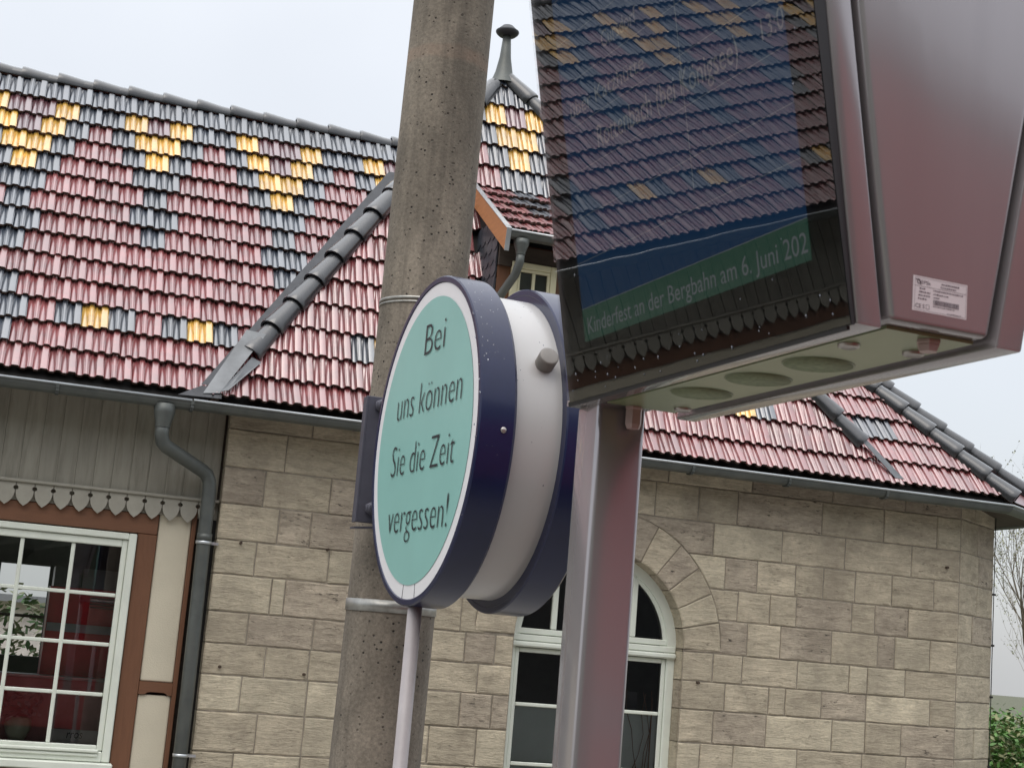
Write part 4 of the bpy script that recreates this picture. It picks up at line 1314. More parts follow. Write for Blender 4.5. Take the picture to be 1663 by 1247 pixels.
# end roof beyond the right hip (red tiles seen edge-on)
E2 = Vector((8.95, 11.34, 3.95)); E3 = Vector((9.1, 14.6, 3.95))
d12 = (E2 - EC)
end_roof = mesh('end_roof', [EC, E2, E3, RE], [(0, 1, 3), (1, 2, 3)], M['red'], B)
fa = (E2 - EC).normalized(); nrm = (E2 - EC).cross(RE - EC).normalized()
vin = nrm.cross(fa).normalized()
R_ = Matrix((fa, vin, nrm)).transposed().to_4x4()
Lw = d12.length
mv, mf = [], []
for j in range(14):
    for k in range(6):
        t = 0.03 + j * GA; xs = 0.02 + k * TW + (0.5 * TW if j % 2 else 0)
        if xs > Lw - 0.1 - 0.02 * j or t > 3.2: continue
        # keep inside the triangular facet
        ctr = EC + fa * (xs + TW / 2) + vin * (t + GA / 2)
        e = (RE - EC); s1 = (ctr - EC).cross(e).dot(nrm); e2 = (RE - E2); s2 = (ctr - E2).cross(e2).dot(nrm)
        if s1 > -0.05 or s2 < 0.05: continue
        Mx = Matrix.Translation(EC + fa * xs + vin * t + nrm * 0.022) @ R_ @ Matrix.Rotation(-TILT, 4, 'X')
        b0 = len(mv); mv.extend(Mx @ Vector(v) for v in TV); mf.extend(tuple(q + b0 for q in f) for f in TF)
if mv:
    o = mesh('roof_tiles', mv, mf, M['red'], end_roof); o['kind'] = 'stuff'
lay_caps('hip_tile', E2, RE, (0.6, -0.4, 0.7), 0.30, 0.345, 0.100, 0.074, end_roof, lift_n=0.012, start=0.02)
# rear slope
mesh('rear_roof_slope', [(-10, rz.y, rz.z - 0.03), (5.1, rz.y, rz.z - 0.03), (9.1, 15.25, 3.95), (-10, 15.25, 3.95)], [(0, 1, 2, 3)], M['red'], B)

# ---- finial on the tower
fin = Vector((3.752, 12.40, 7.42))
bm = bmesh.new()
lathe(bm, [(-0.06, 0.125), (0.0, 0.098), (0.06, 0.078), (0.20, 0.052), (0.40, 0.036), (0.405, 0.03)], fin, (0, 0, 1), (1, 0, 0), 20)
f = from_bm('finial', bm, M['zinc'], tower)
bm = bmesh.new()
lathe(bm, [(0.40, 0.02), (0.405, 0.075), (0.425, 0.098), (0.438, 0.106), (0.45, 0.106), (0.465, 0.085), (0.50, 0.05), (0.508, 0.0)], fin, (0, 0, 1), (1, 0, 0), 24)
from_bm('finial_cap', bm, M['lead'], f)

# ---- dormer front, cheek, window, gutter
yd = Y_ST
eave = PD.at(0, 0)
gd = gutter_run('dormer_gutter', [(DX0 + 0.01, eave.y - 0.05, eave.z + 0.0), (DX1, eave.y - 0.05, eave.z + 0.0)], 0.055, dorm, M['zinc'], M['zinc2'])
dw = box('dormer_wall', DX0 + 0.03, DX1 - 0.03, yd, yd + 0.12, 4.35, eave.z - 0.01, M['brown'], B)
box('dormer_beam', DX0 + 0.03, DX1 - 0.03, yd - 0.03, yd - 0.001, eave.z - 0.20, eave.z - 0.03, M['soffit'], dw)
def dormer_window(xa, xb):
    za, zb = 4.72, 5.372
    bm = bmesh.new()
    for a, b, c, d in ((xa, xa + 0.05, za, zb), (xb - 0.05, xb, za, zb), (xa + 0.051, xb - 0.051, zb - 0.05, zb), (xa + 0.051, xb - 0.051, za, za + 0.05)):
        bx(bm, a, b, yd - 0.045, yd - 0.001, c, d, None, 0.004)
    w_ = from_bm('dormer_window', bm, M['cream'], dw)
    mesh('pane', [(xa + 0.05, yd - 0.014, za + 0.05), (xb - 0.05, yd - 0.014, za + 0.05), (xb - 0.05, yd - 0.014, zb - 0.05), (xa + 0.05, yd - 0.014, zb - 0.05)], [(0, 1, 2, 3)], M['winglass'], w_)
    box('dark_backing', xa + 0.05, xb - 0.05, yd - 0.008, yd - 0.004, za + 0.05, zb - 0.05, M['room'], w_)  # dark sheet in the room colour closing the opening behind the pane
    for a, b, c, d in ((xa + 0.052, xa + 0.075, za + 0.05, zb - 0.075), (xb - 0.075, xb - 0.052, za + 0.05, zb - 0.075), (xa + 0.052, xb - 0.052, zb - 0.075, zb - 0.052)):
        box('sash_rail', a, b, yd - 0.038, yd - 0.018, c, d, M['cream'], w_, 0.003)
    box('mullion', (xa + xb) / 2 - 0.013, (xa + xb) / 2 + 0.013, yd - 0.036, yd - 0.0185, za + 0.052, zb - 0.076, M['cream'], w_, 0.003)
    for z_ in (4.95, 5.14): box('glazing_bar', xa + 0.076, xb - 0.076, yd - 0.034, yd - 0.02, z_ - 0.008, z_ + 0.008, M['cream'], w_, 0.003)
dormer_window(3.525, 3.90)
dormer_window(3.98, 4.355)
# orange bargeboard on the verge with a zinc capping
v0, v1 = PD.at(DX0, -0.03, 0.03), PD.at(DX0, 1.30, 0.03)
dn = Vector((0, 0, -0.165))
bm = bmesh.new()
q = [v0, v1, v1 + dn, v0 + dn + Vector((0, 0.03, 0.0))]
va = [bm.verts.new(p + Vector((-0.025, 0, 0))) for p in q]; vb = [bm.verts.new(p) for p in q]
bm.faces.new(va); bm.faces.new(vb[::-1])
for k in range(4): bm.faces.new((va[k], vb[k], vb[(k + 1) % 4], va[(k + 1) % 4]))
from_bm('bargeboard', bm, M['orange'], dorm)
sheet('verge_capping', [v0 + Vector((-0.03, 0, 0.006)), v0 + Vector((0.015, 0, 0.006)), v1 + Vector((0.015, 0, 0.006)), v1 + Vector((-0.03, 0, 0.006))], M['zinc2'], dorm)
sheet('verge_capping', [v0 + Vector((-0.027, -0.003, 0.004)), v0 + Vector((0.01, -0.003, 0.004)), v0 + Vector((0.01, 0.027, -0.17)), v0 + Vector((-0.027, 0.027, -0.17))], M['zinc2'], dorm)
# slate-hung cheek
cheek = mesh('dormer_cheek', [(DX0 + 0.03, yd, 4.4), (DX0 + 0.03, yd, 5.72), (DX0 + 0.03, 11.75, 6.1), (DX0 + 0.03, 11.75, 6.0)], [(0, 1, 2, 3)], M['bitumen'], dw)
sw, sh = 0.13, 0.105
slate_pts = [(0, sh * 1.7), (0, 0.03), (sw * 0.22, 0.008), (sw * 0.5, 0), (sw * 0.8, 0.012), (sw * 0.97, 0.05), (sw * 0.97, sh * 1.7)]
for r in range(10):
    for k in range(6):
        y_ = yd + 0.005 + (k - 0.5 * (r % 2)) * sw; z_ = 4.62 + r * sh
        if y_ < yd - 0.07 or y_ > 11.5: continue
        yp = (z_ - 3.93) / tan(P2.pitch) + 10.72
        zr = PD.at(0, 0).z + (y_ + sw - PD.base.y) * tan(radians(31)) - 0.12
        if y_ + sw * 0.5 > yp + 0.1 or z_ > zr: continue
        y0_ = max(0, yd + 0.004 - y_)
        pts = [(max(a, y0_), b) for a, b in slate_pts]
        pts = [(a, min(b, max(zr - z_ + 0.12, 0.06))) for a, b in pts]
        vs = [(DX0 + 0.012 + (0.010 if b > 0.1 else 0), y_ + a, z_ + b - 0.12 * a) for a, b in pts]
        n = len(vs)
        vs2 = vs + [(v[0] + 0.007, v[1], v[2]) for v in vs]
        mesh('slate', vs2, [tuple(range(n))[::-1], tuple(range(n, 2 * n))] + [(k2, (k2 + 1) % n, n + (k2 + 1) % n, n + k2) for k2 in range(n)], M['slate'], cheek)
# dormer downpipe
bm = bmesh.new()
tube(bm, [(3.50, eave.y + 0.005, eave.z - 0.15), (3.50, eave.y + 0.01, eave.z - 0.23), (3.485, eave.y + 0.05, eave.z - 0.32), (3.40, yd - 0.07, eave.z - 0.52), (3.37, yd - 0.05, eave.z - 0.62), (3.36, yd - 0.045, 4.55)], 0.034, 14)
dp = from_bm('dormer_downpipe', bm, M['zinc'], dorm)
bm = bmesh.new()
lathe(bm, [(0, 0.036), (0.03, 0.04), (0.08, 0.058), (0.12, 0.062), (0.121, 0.05)], (3.50, eave.y + 0.005, eave.z - 0.17), (0, 0, 1), (1, 0, 0), 18)
from_bm('hopper', bm, M['zinc'], dp)

# ------------------------------------------------------------------ concrete mast
mast = thing('concrete_mast', 'tall round spun concrete mast standing behind the round sign', 'mast', (1.36, 5.301, 0))
bm = bmesh.new()
def mr_at(z): return 0.1605 - (z - 1.94) * 0.0022
zs = [0, 1.0, 1.94, 2.5, 3.0, 3.6, 4.2, 4.8, 5.6, 7.5]
def mx_at(z): return 1.355 + (z - 1.94) * 0.0085
tube(bm, [(mx_at(z), 5.301, z) for z in zs], [mr_at(z) for z in zs], 40)
from_bm('shaft', bm, M['concrete'], mast)
def band(z, h, t, mat, tilt=0.0):
    bm = bmesh.new()
    r = mr_at(z) + 0.001
    lathe(bm, [(-h / 2, r - 0.003), (-h / 2, r + t), (h / 2, r + t), (h / 2, r - 0.003)], (mx_at(z), 5.301, z), (tilt, 0, 1), (1, 0, 0), 40)
    return bm
for z, h in ((2.50, 0.042), (3.605, 0.010), (3.59, 0.006)):
    from_bm('steel_band', band(z, h, 0.003, M['strap'], 0.01), M['strap'], mast)
# ------------------------------------------------------------------ round drum sign
SG = thing('round_sign', 'double-sided round sign with mint green face and dark blue rims', 'sign', (1.19, 4.374, 0))
AXV = Vector((1, 0.048, 0)).normalized()             # from the visible face to the far face
SC = Vector((1.165, 4.374, 2.99))
UPV = Vector((0, 0, 1))
RDV = Vector((0.048, -1, 0)).normalized()            # reading direction on the face
def disc(name, a0, a1, R, face_front, mat):
    bm = bmesh.new()
    e = 0.010
    prof = [(a0 + 0.004, R - 0.022), (a0, R - 0.018), (a0, R - e * 0.4), (a0 + e * 0.4, R), (a1 - e, R), (a1, R - e), (a1, R - 0.022), (a1 - 0.004, R - 0.024)]
    lathe(bm, prof, SC, AXV, UPV, 96)
    o = from_bm(name, bm, mat, SG)
    o.data.set_sharp_from_angle(angle=radians(35))
    return o
def plate(name, a, R0, R1, mat, n=96):
    bm = bmesh.new(); lathe(bm, [(a, R0), (a, R1)], SC, AXV, UPV, n, False); return from_bm(name, bm, mat, SG)
front = disc('front_rim', 0.0, 0.112, 0.50, True, M['blue'])
plate('front_backing', 0.110, 0.0, 0.485, M['blue'])
ringp = plate('face_ring', 0.0030, 0.436, 0.484, M['ringwhite'])
facep = plate('face_panel', 0.0015, 0.0, 0.438, M['mint'])
bm = bmesh.new(); lathe(bm, [(0.111, 0.46), (0.262, 0.46)], SC, AXV, UPV, 96)
drum = from_bm('drum_body', bm, M['offwhite'], SG)
back = disc('rear_rim', 0.260, 0.372, 0.50, False, M['blue'])
plate('rear_front_annulus', 0.262, 0.44, 0.488, M['blue'])
plate('rear_face', 0.370, 0.0, 0.485, M['ringwhite'])
def face_pt(x, z, a=0.0): return SC + RDV * x + UPV * z + AXV * a
for s, x0, x1, zb, h in (('Bei', -0.046, 0.140, 0.262, 0.106), ('uns können', -0.272, 0.336, 0.082, 0.106), ('Sie die Zeit', -0.280, 0.318, -0.098, 0.106), ('vergessen!', -0.258, 0.306, -0.278, 0.106)):
    text_mesh('lettering', s, M['ink'], face_pt(x0, zb), RDV, UPV, x1 - x0, h, facep, thick=0.0012, weight=-0.018)
# lap joints in the white ring
for a_ in (186, 172):
    c_, s_ = cos(radians(a_ - 180)), sin(radians(a_ - 180))
    p0, p1 = face_pt(-0.437 * s_, -0.437 * c_, 0.0024), face_pt(-0.484 * s_, -0.484 * c_, 0.0024)
    bm = bmesh.new(); tube(bm, [p0, p1], 0.0009, 4); from_bm('ring_joint', bm, M['bracket'], ringp)
def screw(pos, ax, r, L_, mat, parent, name, n=16):
    bm = bmesh.new(); ax = Vector(ax).normalized()
    up = Vector((0, 0, 1)) if abs(ax.z) < 0.8 else Vector((1, 0, 0))
    up = (up - ax * up.dot(ax)).normalized()
    lathe(bm, [(-0.004, r), (L_ - 0.002, r), (L_, r * 0.8), (L_, 0)], pos, ax, up, n)
    return from_bm(name, bm, mat, parent)
def rim_dir(deg): return (-Vector((0, 1, 0)) * cos(radians(deg)) + UPV * sin(radians(deg)))
for a in (0.097, 0.325): screw(SC + AXV * a + rim_dir(-1.5) * 0.50, rim_dir(-1.5), 0.0085, 0.004, M['steel'], front if a < 0.2 else back, 'screw')
kd = rim_dir(26)
screw(SC + AXV * 0.232 + kd * 0.455, kd, 0.0285, 0.050, M['knob'], drum, 'knob', 24)
# rain drops on the upper rims and drum
drop_bm = bmesh.new()
rd = random.Random(11)
for k in range(130):
    a = rd.choice([rd.uniform(0.01, 0.10), rd.uniform(0.01, 0.10), rd.uniform(0.12, 0.25)])
    R = 0.50 if a < 0.11 else 0.46
    an = rd.uniform(20, 100) if rd.random() < 0.8 else rd.uniform(-30, 30)
    d = rim_dir(an); tq = AXV.cross(d)
    p = SC + AXV * a + d * R
    r = rd.uniform(0.0009, 0.0026)
    ell = rd.uniform(1, 2.2)
    c0 = drop_bm.verts.new(p + d * r * 0.7)
    rg = [drop_bm.verts.new(p + AXV * (r * cos(2 * pi * q / 7)) + tq * (r * ell * sin(2 * pi * q / 7)) - d * 0.0003) for q in range(7)]
    for q in range(7): drop_bm.faces.new((c0, rg[q], rg[(q + 1) % 7])).smooth = True
wet, n_, b_ = new_mat('rain_drop'); b_.inputs['Base Color'].default_value = (0.20, 0.22, 0.28, 1); setp(b_, rough=0.03, coat=1.0, coatr=0.0); b_.inputs['Transmission Weight'].default_value = 0.5
o = from_bm('rain_drops', drop_bm, wet, drum); o['kind'] = 'stuff'
# support pipe, bracket between drum and mast
bm = bmesh.new(); tube(bm, [(1.195, 4.374, 2.505), (1.19, 4.374, 0.0)], 0.0215, 20)
from_bm('support_pipe', bm, surf('pipe_lacquer', (0.36, 0.335, 0.34), 0.45), SG)
bm = bmesh.new()
bx(bm, 1.155, 1.60, 5.085, 5.095, 2.775, 3.215, None, 0.002)
bx(bm, 1.147, 1.157, 5.085, 5.135, 2.775, 3.215, None, 0.002)
brk = from_bm('mast_bracket', bm, M['bracket'], SG)
sheet('bracket_foot', [(1.14, 5.06, 2.757), (1.30, 5.06, 2.772), (1.30, 5.12, 2.772), (1.14, 5.12, 2.757)], M['bracket'], brk, 0.006)
for z in (3.185, 2.825):
    for x_ in (1.20, 1.53):
        bm = bmesh.new(); tube(bm, [(x_, 4.70, z), (x_, 5.10, z)], 0.012, 10)
        from_bm('threaded_rod', bm, M['bracket'], brk)
        screw(Vector((x_, 5.088, z)), (0, -1, 0), 0.024, 0.016, M['bracket'], brk, 'nut', 6)
        screw(Vector((x_, 5.06, z)), (0, -1, 0), 0.020, 0.014, M['bracket'], brk, 'nut', 6)

# ------------------------------------------------------------------ passenger information display
DS = 0.65                                      # metres per drawing unit of the display
def near(p): return CAMP + (Vector(p) - CAMP) * DS
BLv = near((1.451, 3.887, 3.076)); BRv = near((1.527, 2.533, 3.076))
dw_ = (BRv - BLv).normalized(); LEN = (BRv - BLv).length / DS
dn_ = dw_.cross(UPV).normalized()              # towards the readers (-X)
dt_ = -dn_
TL8 = radians(9.3)
dv_ = UPV * cos(TL8) + dn_ * sin(TL8)          # up along the tilted glass
dnn = dw_.cross(dv_).normalized()              # glass normal
ID = thing('information_display', 'large grey double-sided electronic departure display on a square post', 'display', (1.6, 3.95, 0))
def LP(s, t, h): return BLv + (dw_ * s + dt_ * t + UPV * h) * DS
HT = 1.75
tn = tan(TL8)
def prism(name, prof, s0, s1, mat, bev=0.0, seg=2, parent=ID):
    """prof: (t,h) outline extruded along the display's length"""
    bm = bmesh.new()
    A = [bm.verts.new(LP(s0, t, h)) for t, h in prof]; Bq = [bm.verts.new(LP(s1, t, h)) for t, h in prof]
    n = len(prof)
    bm.faces.new(A); bm.faces.new(Bq[::-1])
    for k in range(n): bm.faces.new((A[k], Bq[k], Bq[(k + 1) % n], A[(k + 1) % n]))
    bmesh.ops.recalc_face_normals(bm, faces=bm.faces[:])
    if bev: bmesh.ops.bevel(bm, geom=bm.edges[:], offset=bev * DS, segments=seg, affect='EDGES', profile=0.5)
    o = from_bm(name, bm, mat, parent)
    if bev:
        o.data.polygons.foreach_set('use_smooth', [True] * len(o.data.polygons))
        o.data.set_sharp_from_angle(angle=radians(28))
    return o
TH = 0.066
TT = 0.40                                       # total thickness at the foot
frame_a = prism('front_frame', [(0.004, 0.0), (TH, 0.0), (TH - HT * tn, HT), (0.004 - HT * tn, HT)], 0.0, LEN, M['housing'], 0.006)
frame_b = prism('rear_frame', [(TT - TH, 0.0), (TT, 0.0), (TT + HT * tn, HT), (TT - TH + HT * tn, HT)], 0.0, LEN + 0.01, M['housing'], 0.006)
core = prism('core_housing', [(TH + 0.014, 0.018), (TT - TH - 0.012, 0.018), (TT - TH - 0.012 + HT * tn, HT), (TH + 0.014 - HT * tn, HT)], 0.0, LEN + 0.004, M['housing'], 0.013, 4)
prism('shadow_gap_fill', [(TH - 0.004, 0.03), (TH + 0.03, 0.03), (TH + 0.03 - HT * tn, HT), (TH - 0.004 - HT * tn, HT)], 0.02, LEN - 0.03, M['deepblack'])  # black filler painted into the shadow gap between frame and core
prism('shadow_gap_fill', [(TT - TH - 0.03, 0.03), (TT - TH + 0.004, 0.03), (TT - TH + 0.004 + HT * tn, HT), (TT - TH - 0.03 + HT * tn, HT)], 0.02, LEN - 0.03, M['deepblack'])  # same black filler for the shadow gap at the rear frame
prism('top_cover', [(-HT * tn, HT + 0.002), (TT + HT * tn, HT + 0.002), (TT + HT * tn, HT + 0.04), (-HT * tn, HT + 0.04)], 0.0, LEN, M['housing'])
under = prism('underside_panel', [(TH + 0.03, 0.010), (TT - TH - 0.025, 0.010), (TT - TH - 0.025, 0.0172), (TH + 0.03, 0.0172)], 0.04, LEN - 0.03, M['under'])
# glass front: coordinates s along, v up the glass, e in front of the frame
TG = TL8 + radians(1.55)                          # the pane stands slightly steeper out of its frame
dg_ = UPV * cos(TG) + dn_ * sin(TG); dng = dw_.cross(dg_).normalized()
def GP(s, v, e=0.0): return BLv + (dw_ * s + dg_ * v + dng * e) * DS
HG = HT / cos(TL8)
def gquad(name, s0, s1, v0, v1, e, mat, parent):
    return mesh(name, [GP(s0, v0, e), GP(s1, v0, e), GP(s1, v1, e), GP(s0, v1, e)], [(0, 1, 2, 3)], mat, parent)
def gbox(name, s0, s1, v0, v1, e0, e1, mat, parent):
    vs = [GP(s, v, e) for s in (s0, s1) for v in (v0, v1) for e in (e0, e1)]
    return mesh(name, vs, [(0, 1, 3, 2), (4, 6, 7, 5), (0, 4, 5, 1), (2, 3, 7, 6), (0, 2, 6, 4), (1, 5, 7, 3)], mat, parent)
bez = gbox('bezel', 0.010, LEN - 0.004, 0.004, HG - 0.01, -0.042, 0.004, M['bezel'], ID)
LX0, LX1 = 0.150, 1.245
lcd = gquad('lcd_panel', LX0, LX1, 0.238, 1.62, 0.0055, M['lcd'], ID)
ban = gquad('lcd_banner', LX0, LX1, 0.150, 0.2375, 0.0055, M['lcdgreen'], ID)
gquad('mask_strip', LX0 - 0.075, LX0, 0.140, 1.62, 0.0052, plain('smoked_mask', (0.030, 0.030, 0.033), 0.5), ID)
for v in (0.238, 0.362, 0.480, 0.603, 0.726, 0.848, 0.970, 1.092):
    gquad('row_line', LX0, LX1, v - 0.0009, v + 0.0009, 0.0062, M['lcdtext'], lcd)
def stext(s, s0, s1, v, h, parent=lcd): text_mesh('lettering', s, M['lcdtext'], GP(s0, v, 0.0), dw_, dg_, (s1 - s0) * DS, h * DS, parent, thick=0.0064 * DS)
stext('Kinderfest an der Bergbahn am 6. Juni 202', 0.178, 1.236, 0.168, 0.046, ban)
stext('Rottenbach (bei Königsee)', 0.345, 1.056, 0.632, 0.064)
stext('13:0', 1.155, 1.243, 0.640, 0.052)
stext('über Katzhütte', 0.200, 0.632, 0.752, 0.046)
stext('Cursdorf', 0.421, 0.617, 0.876, 0.046)
stext('13:0', 1.155, 1.243, 0.876, 0.052)
gquad('row_line', 0.806, 0.809, 0.40, 0.86, 0.0061, M['lcdtext'], lcd)
gl = gquad('screen_glass', 0.010, LEN, 0.0, HG, 0.0105, M['scrglass'], ID)
# the black edge of the glass
gbox('glass_edge', LEN - 0.016, LEN + 0.001, -0.002, HG, 0.001, 0.0083, M['deepblack'], ID)
gbox('glass_edge', 0.009, LEN - 0.0165, -0.010, 0.0035, 0.001, 0.0083, M['deepblack'], ID)
drops = bmesh.new(); rq = random.Random(21)
for k in range(40):
    s_, v_ = rq.uniform(0.05, LEN - 0.05), abs(rq.gauss(0.02, 0.03)) + 0.012 if k < 30 else rq.uniform(0.1, 0.8)
    c_ = GP(s_, v_, 0.0115); r_ = rq.uniform(0.0008, 0.0019)
    top_ = drops.verts.new(c_ + dng * r_ * 0.8)
    rg = [drops.verts.new(c_ + dw_ * (r_ * cos(2 * pi * q / 6)) + dg_ * (r_ * 1.4 * sin(2 * pi * q / 6))) for q in range(6)]
    for q in range(6): drops.faces.new((top_, rg[q], rg[(q + 1) % 6]))
o = from_bm('rain_drops', drops, wet, gl); o['kind'] = 'stuff'
# underside: speaker grilles, lamp bezels, hexagonal glands
def on_under(s, t, h=0.0095): return LP(s, t, h)
for s in (0.385, 0.665, 0.923):
    bm = bmesh.new()
    lathe(bm, [(0, 0.051), (0.002, 0.051), (0.002, 0.0)], on_under(s, 0.202), (0, 0, -1), (1, 0, 0), 40)
    g = from_bm('speaker_grille', bm, M['grille'], under)
    bm = bmesh.new(); lathe(bm, [(0, 0.0535), (0.001, 0.0535), (0.001, 0.051)], on_under(s, 0.202), (0, 0, -1), (1, 0, 0), 40)
    from_bm('grille_rim', bm, M['under'], g)
for s, t in ((1.150, 0.128), (1.178, 0.272), (0.13, 0.285)):
    bm = bmesh.new()
    lathe(bm, [(0, 0.0155), (0.004, 0.015), (0.0055, 0.0115), (0.002, 0.0095), (0.0015, 0.0)], on_under(s, t), (0, 0, -1), (1, 0, 0), 24)
    from_bm('screw_plug', bm, M['steel'], under)
M['gland'] = surf('pinkish_plastic_gland', (0.42, 0.30, 0.29), 0.4)
for s, t, L_ in ((0.045, 0.178, 0.05), (1.295, 0.222, 0.012)):
    bm = bmesh.new()
    lathe(bm, [(a_ * DS, b_ * DS) for a_, b_ in ((0, 0.026), (0.006, 0.026), (0.008, 0.024), (L_, 0.024), (L_ + 0.012, 0.019), (L_ + 0.012, 0))], on_under(s, t), (0, 0, -1), (1, 0, 0), 6, False)
    from_bm('cable_gland', bm, M['gland'], under)
# rating plate on the end panel
sp = LEN + 0.0045
def LPe(t, h): return LP(sp, t, h)
plate_o = mesh('rating_plate', [LPe(0.130, 0.048), LPe(0.263, 0.048), LPe(0.263, 0.120), LPe(0.130, 0.120)], [(0, 1, 2, 3)], M['paper'], ID)
M['print'] = plain('plate_print', (0.10, 0.07, 0.09), 0.5)
def ptext(s, t, h, w, hh): text_mesh('lettering', s, M['print'], LP(sp, t, h), dt_, UPV, w * DS, hh * DS, plate_o, thick=0.0004)
def pline(t0, t1, h0, h1): mesh('print_line', [LP(sp + 0.0006, t0, h0), LP(sp + 0.0006, t1, h0), LP(sp + 0.0006, t1, h1), LP(sp + 0.0006, t0, h1)], [(0, 1, 2, 3)], M['print'], plate_o)
ptext('EPSa', 0.150, 0.105, 0.022, 0.0075)
bm = bmesh.new(); c0 = LP(sp + 0.0006, 0.144, 0.1085)
lathe(bm, [(0, 0.0021), (0, 0.0031)], c0, dw_, UPV, 14, False); from_bm('emblem', bm, M['print'], plate_o)
bm = bmesh.new(); tube(bm, [LP(sp + 0.0008, 0.136, 0.1125), LP(sp + 0.0008, 0.1435, 0.1135), LP(sp + 0.0008, 0.149, 0.103)], 0.00045, 4); from_bm('emblem', bm, M['print'], plate_o)
for t0, h0, w, hh in ((0.199, 0.1095, 0.040, 0.0038), (0.197, 0.103, 0.036, 0.0038), (0.146, 0.094, 0.012, 0.0032), (0.145, 0.087, 0.026, 0.0032), (0.144, 0.080, 0.026, 0.0032), (0.143, 0.073, 0.018, 0.0032), (0.180, 0.094, 0.072, 0.0030), (0.180, 0.0865, 0.034, 0.0030), (0.180, 0.080, 0.012, 0.0030), (0.180, 0.062, 0.050, 0.0022), (0.215, 0.0525, 0.033, 0.0018)):
    # unreadable small print: short strokes
    x_ = t0; rr = random.Random(int(t0 * 1e4 + h0 * 1e5))
    bm = bmesh.new()
    while x_ < t0 + w:
        l_ = rr.uniform(0.0012, 0.0045)
        v_ = [bm.verts.new(LP(sp + 0.0006, a, b)) for a, b in ((x_, h0), (x_ + l_, h0), (x_ + l_, h0 + hh * rr.uniform(0.6, 1)), (x_, h0 + hh * rr.uniform(0.6, 1)))]
        bm.faces.new(v_); x_ += l_ + rr.uniform(0.0008, 0.002)
    from_bm('small_print', bm, M['print'], plate_o)
bm = bmesh.new(); x_ = 0.180; rr = random.Random(2)
while x_ < 0.243:
    l_ = rr.choice((0.0006, 0.001, 0.0016)); v_ = [bm.verts.new(LP(sp + 0.0006, a, b)) for a, b in ((x_, 0.066), (x_ + l_, 0.066), (x_ + l_, 0.0765), (x_, 0.0765))]; bm.faces.new(v_); x_ += l_ + rr.choice((0.0006, 0.001))
from_bm('barcode', bm, M['print'], plate_o)
ptext('CE', 0.137, 0.055, 0.014, 0.009); ptext('S', 0.1545, 0.055, 0.005, 0.009)
for a, b, c, d in ((0.1625, 0.171, 0.0550, 0.0557), (0.1625, 0.171, 0.0633, 0.064), (0.1625, 0.1632, 0.0557, 0.0633), (0.1703, 0.171, 0.0557, 0.0633)): pline(a, b, c, d)
pline(0.1345, 0.2605, 0.0995, 0.1001)
for a, b, c, d in ((0.1345, 0.135, 0.0505, 0.1175), (0.2600, 0.2605, 0.0505, 0.1175), (0.135, 0.26, 0.0505, 0.0510), (0.135, 0.26, 0.1170, 0.1175)): pline(a, b, c, d)
# square post
bm = bmesh.new()
pa, pb = near((1.538, 3.885, 3.10)), near((1.684, 4.05, 3.10))
bx(bm, pa.x, pb.x, pa.y, pb.y, 0.0, pa.z, None, 0.010, 4)
pst = from_bm('support_post', bm, M['housing'], ID)
pst.data.polygons.foreach_set('use_smooth', [True] * len(pst.data.polygons)); pst.data.set_sharp_from_angle(angle=radians(28))
box('post_collar', pa.x - 0.02, pb.x + 0.02, pa.y - 0.02, pb.y + 0.005, pa.z - 0.003, pa.z + 0.008, M['housing'], ID)

# ------------------------------------------------------------------ railcar behind the viewer (seen mirrored in glass and lacquer)
RC = thing('railcar', 'red railcar with a grey stripe, mirrored in the grey lacquer of the display', 'railcar', (5, -1.4, 0))
TY = -0.22
box('body_side', 1.802, 5.2, TY - 0.08, TY, 0.75, 2.48, M['train'], RC, 0.01)
box('stripe', 1.802, 5.2, TY - 0.08, TY, 2.482, 2.62, M['traingrey'], RC, 0.005)
box('body_side', 1.802, 5.2, TY - 0.08, TY, 2.622, 3.85, M['train'], RC, 0.02)
box('body_side', 5.202, 16, TY - 0.08, TY, 0.75, 3.85, M['darkgrey'], RC, 0.01)
box('roof', 1.802, 16, -2.9, TY, 3.852, 4.10, M['traingrey'], RC, 0.1, 3)
box('lower_side', -6, 1.80, TY - 0.08, TY, 0.75, 1.45, M['train'], RC, 0.01)
box('far_side', 1.802, 16, -2.9, -2.82, 0.75, 3.85, M['train'], RC)
box('underframe', -14, 16, -2.8, TY - 0.1, 0.35, 0.749, M['bitumen'], RC)
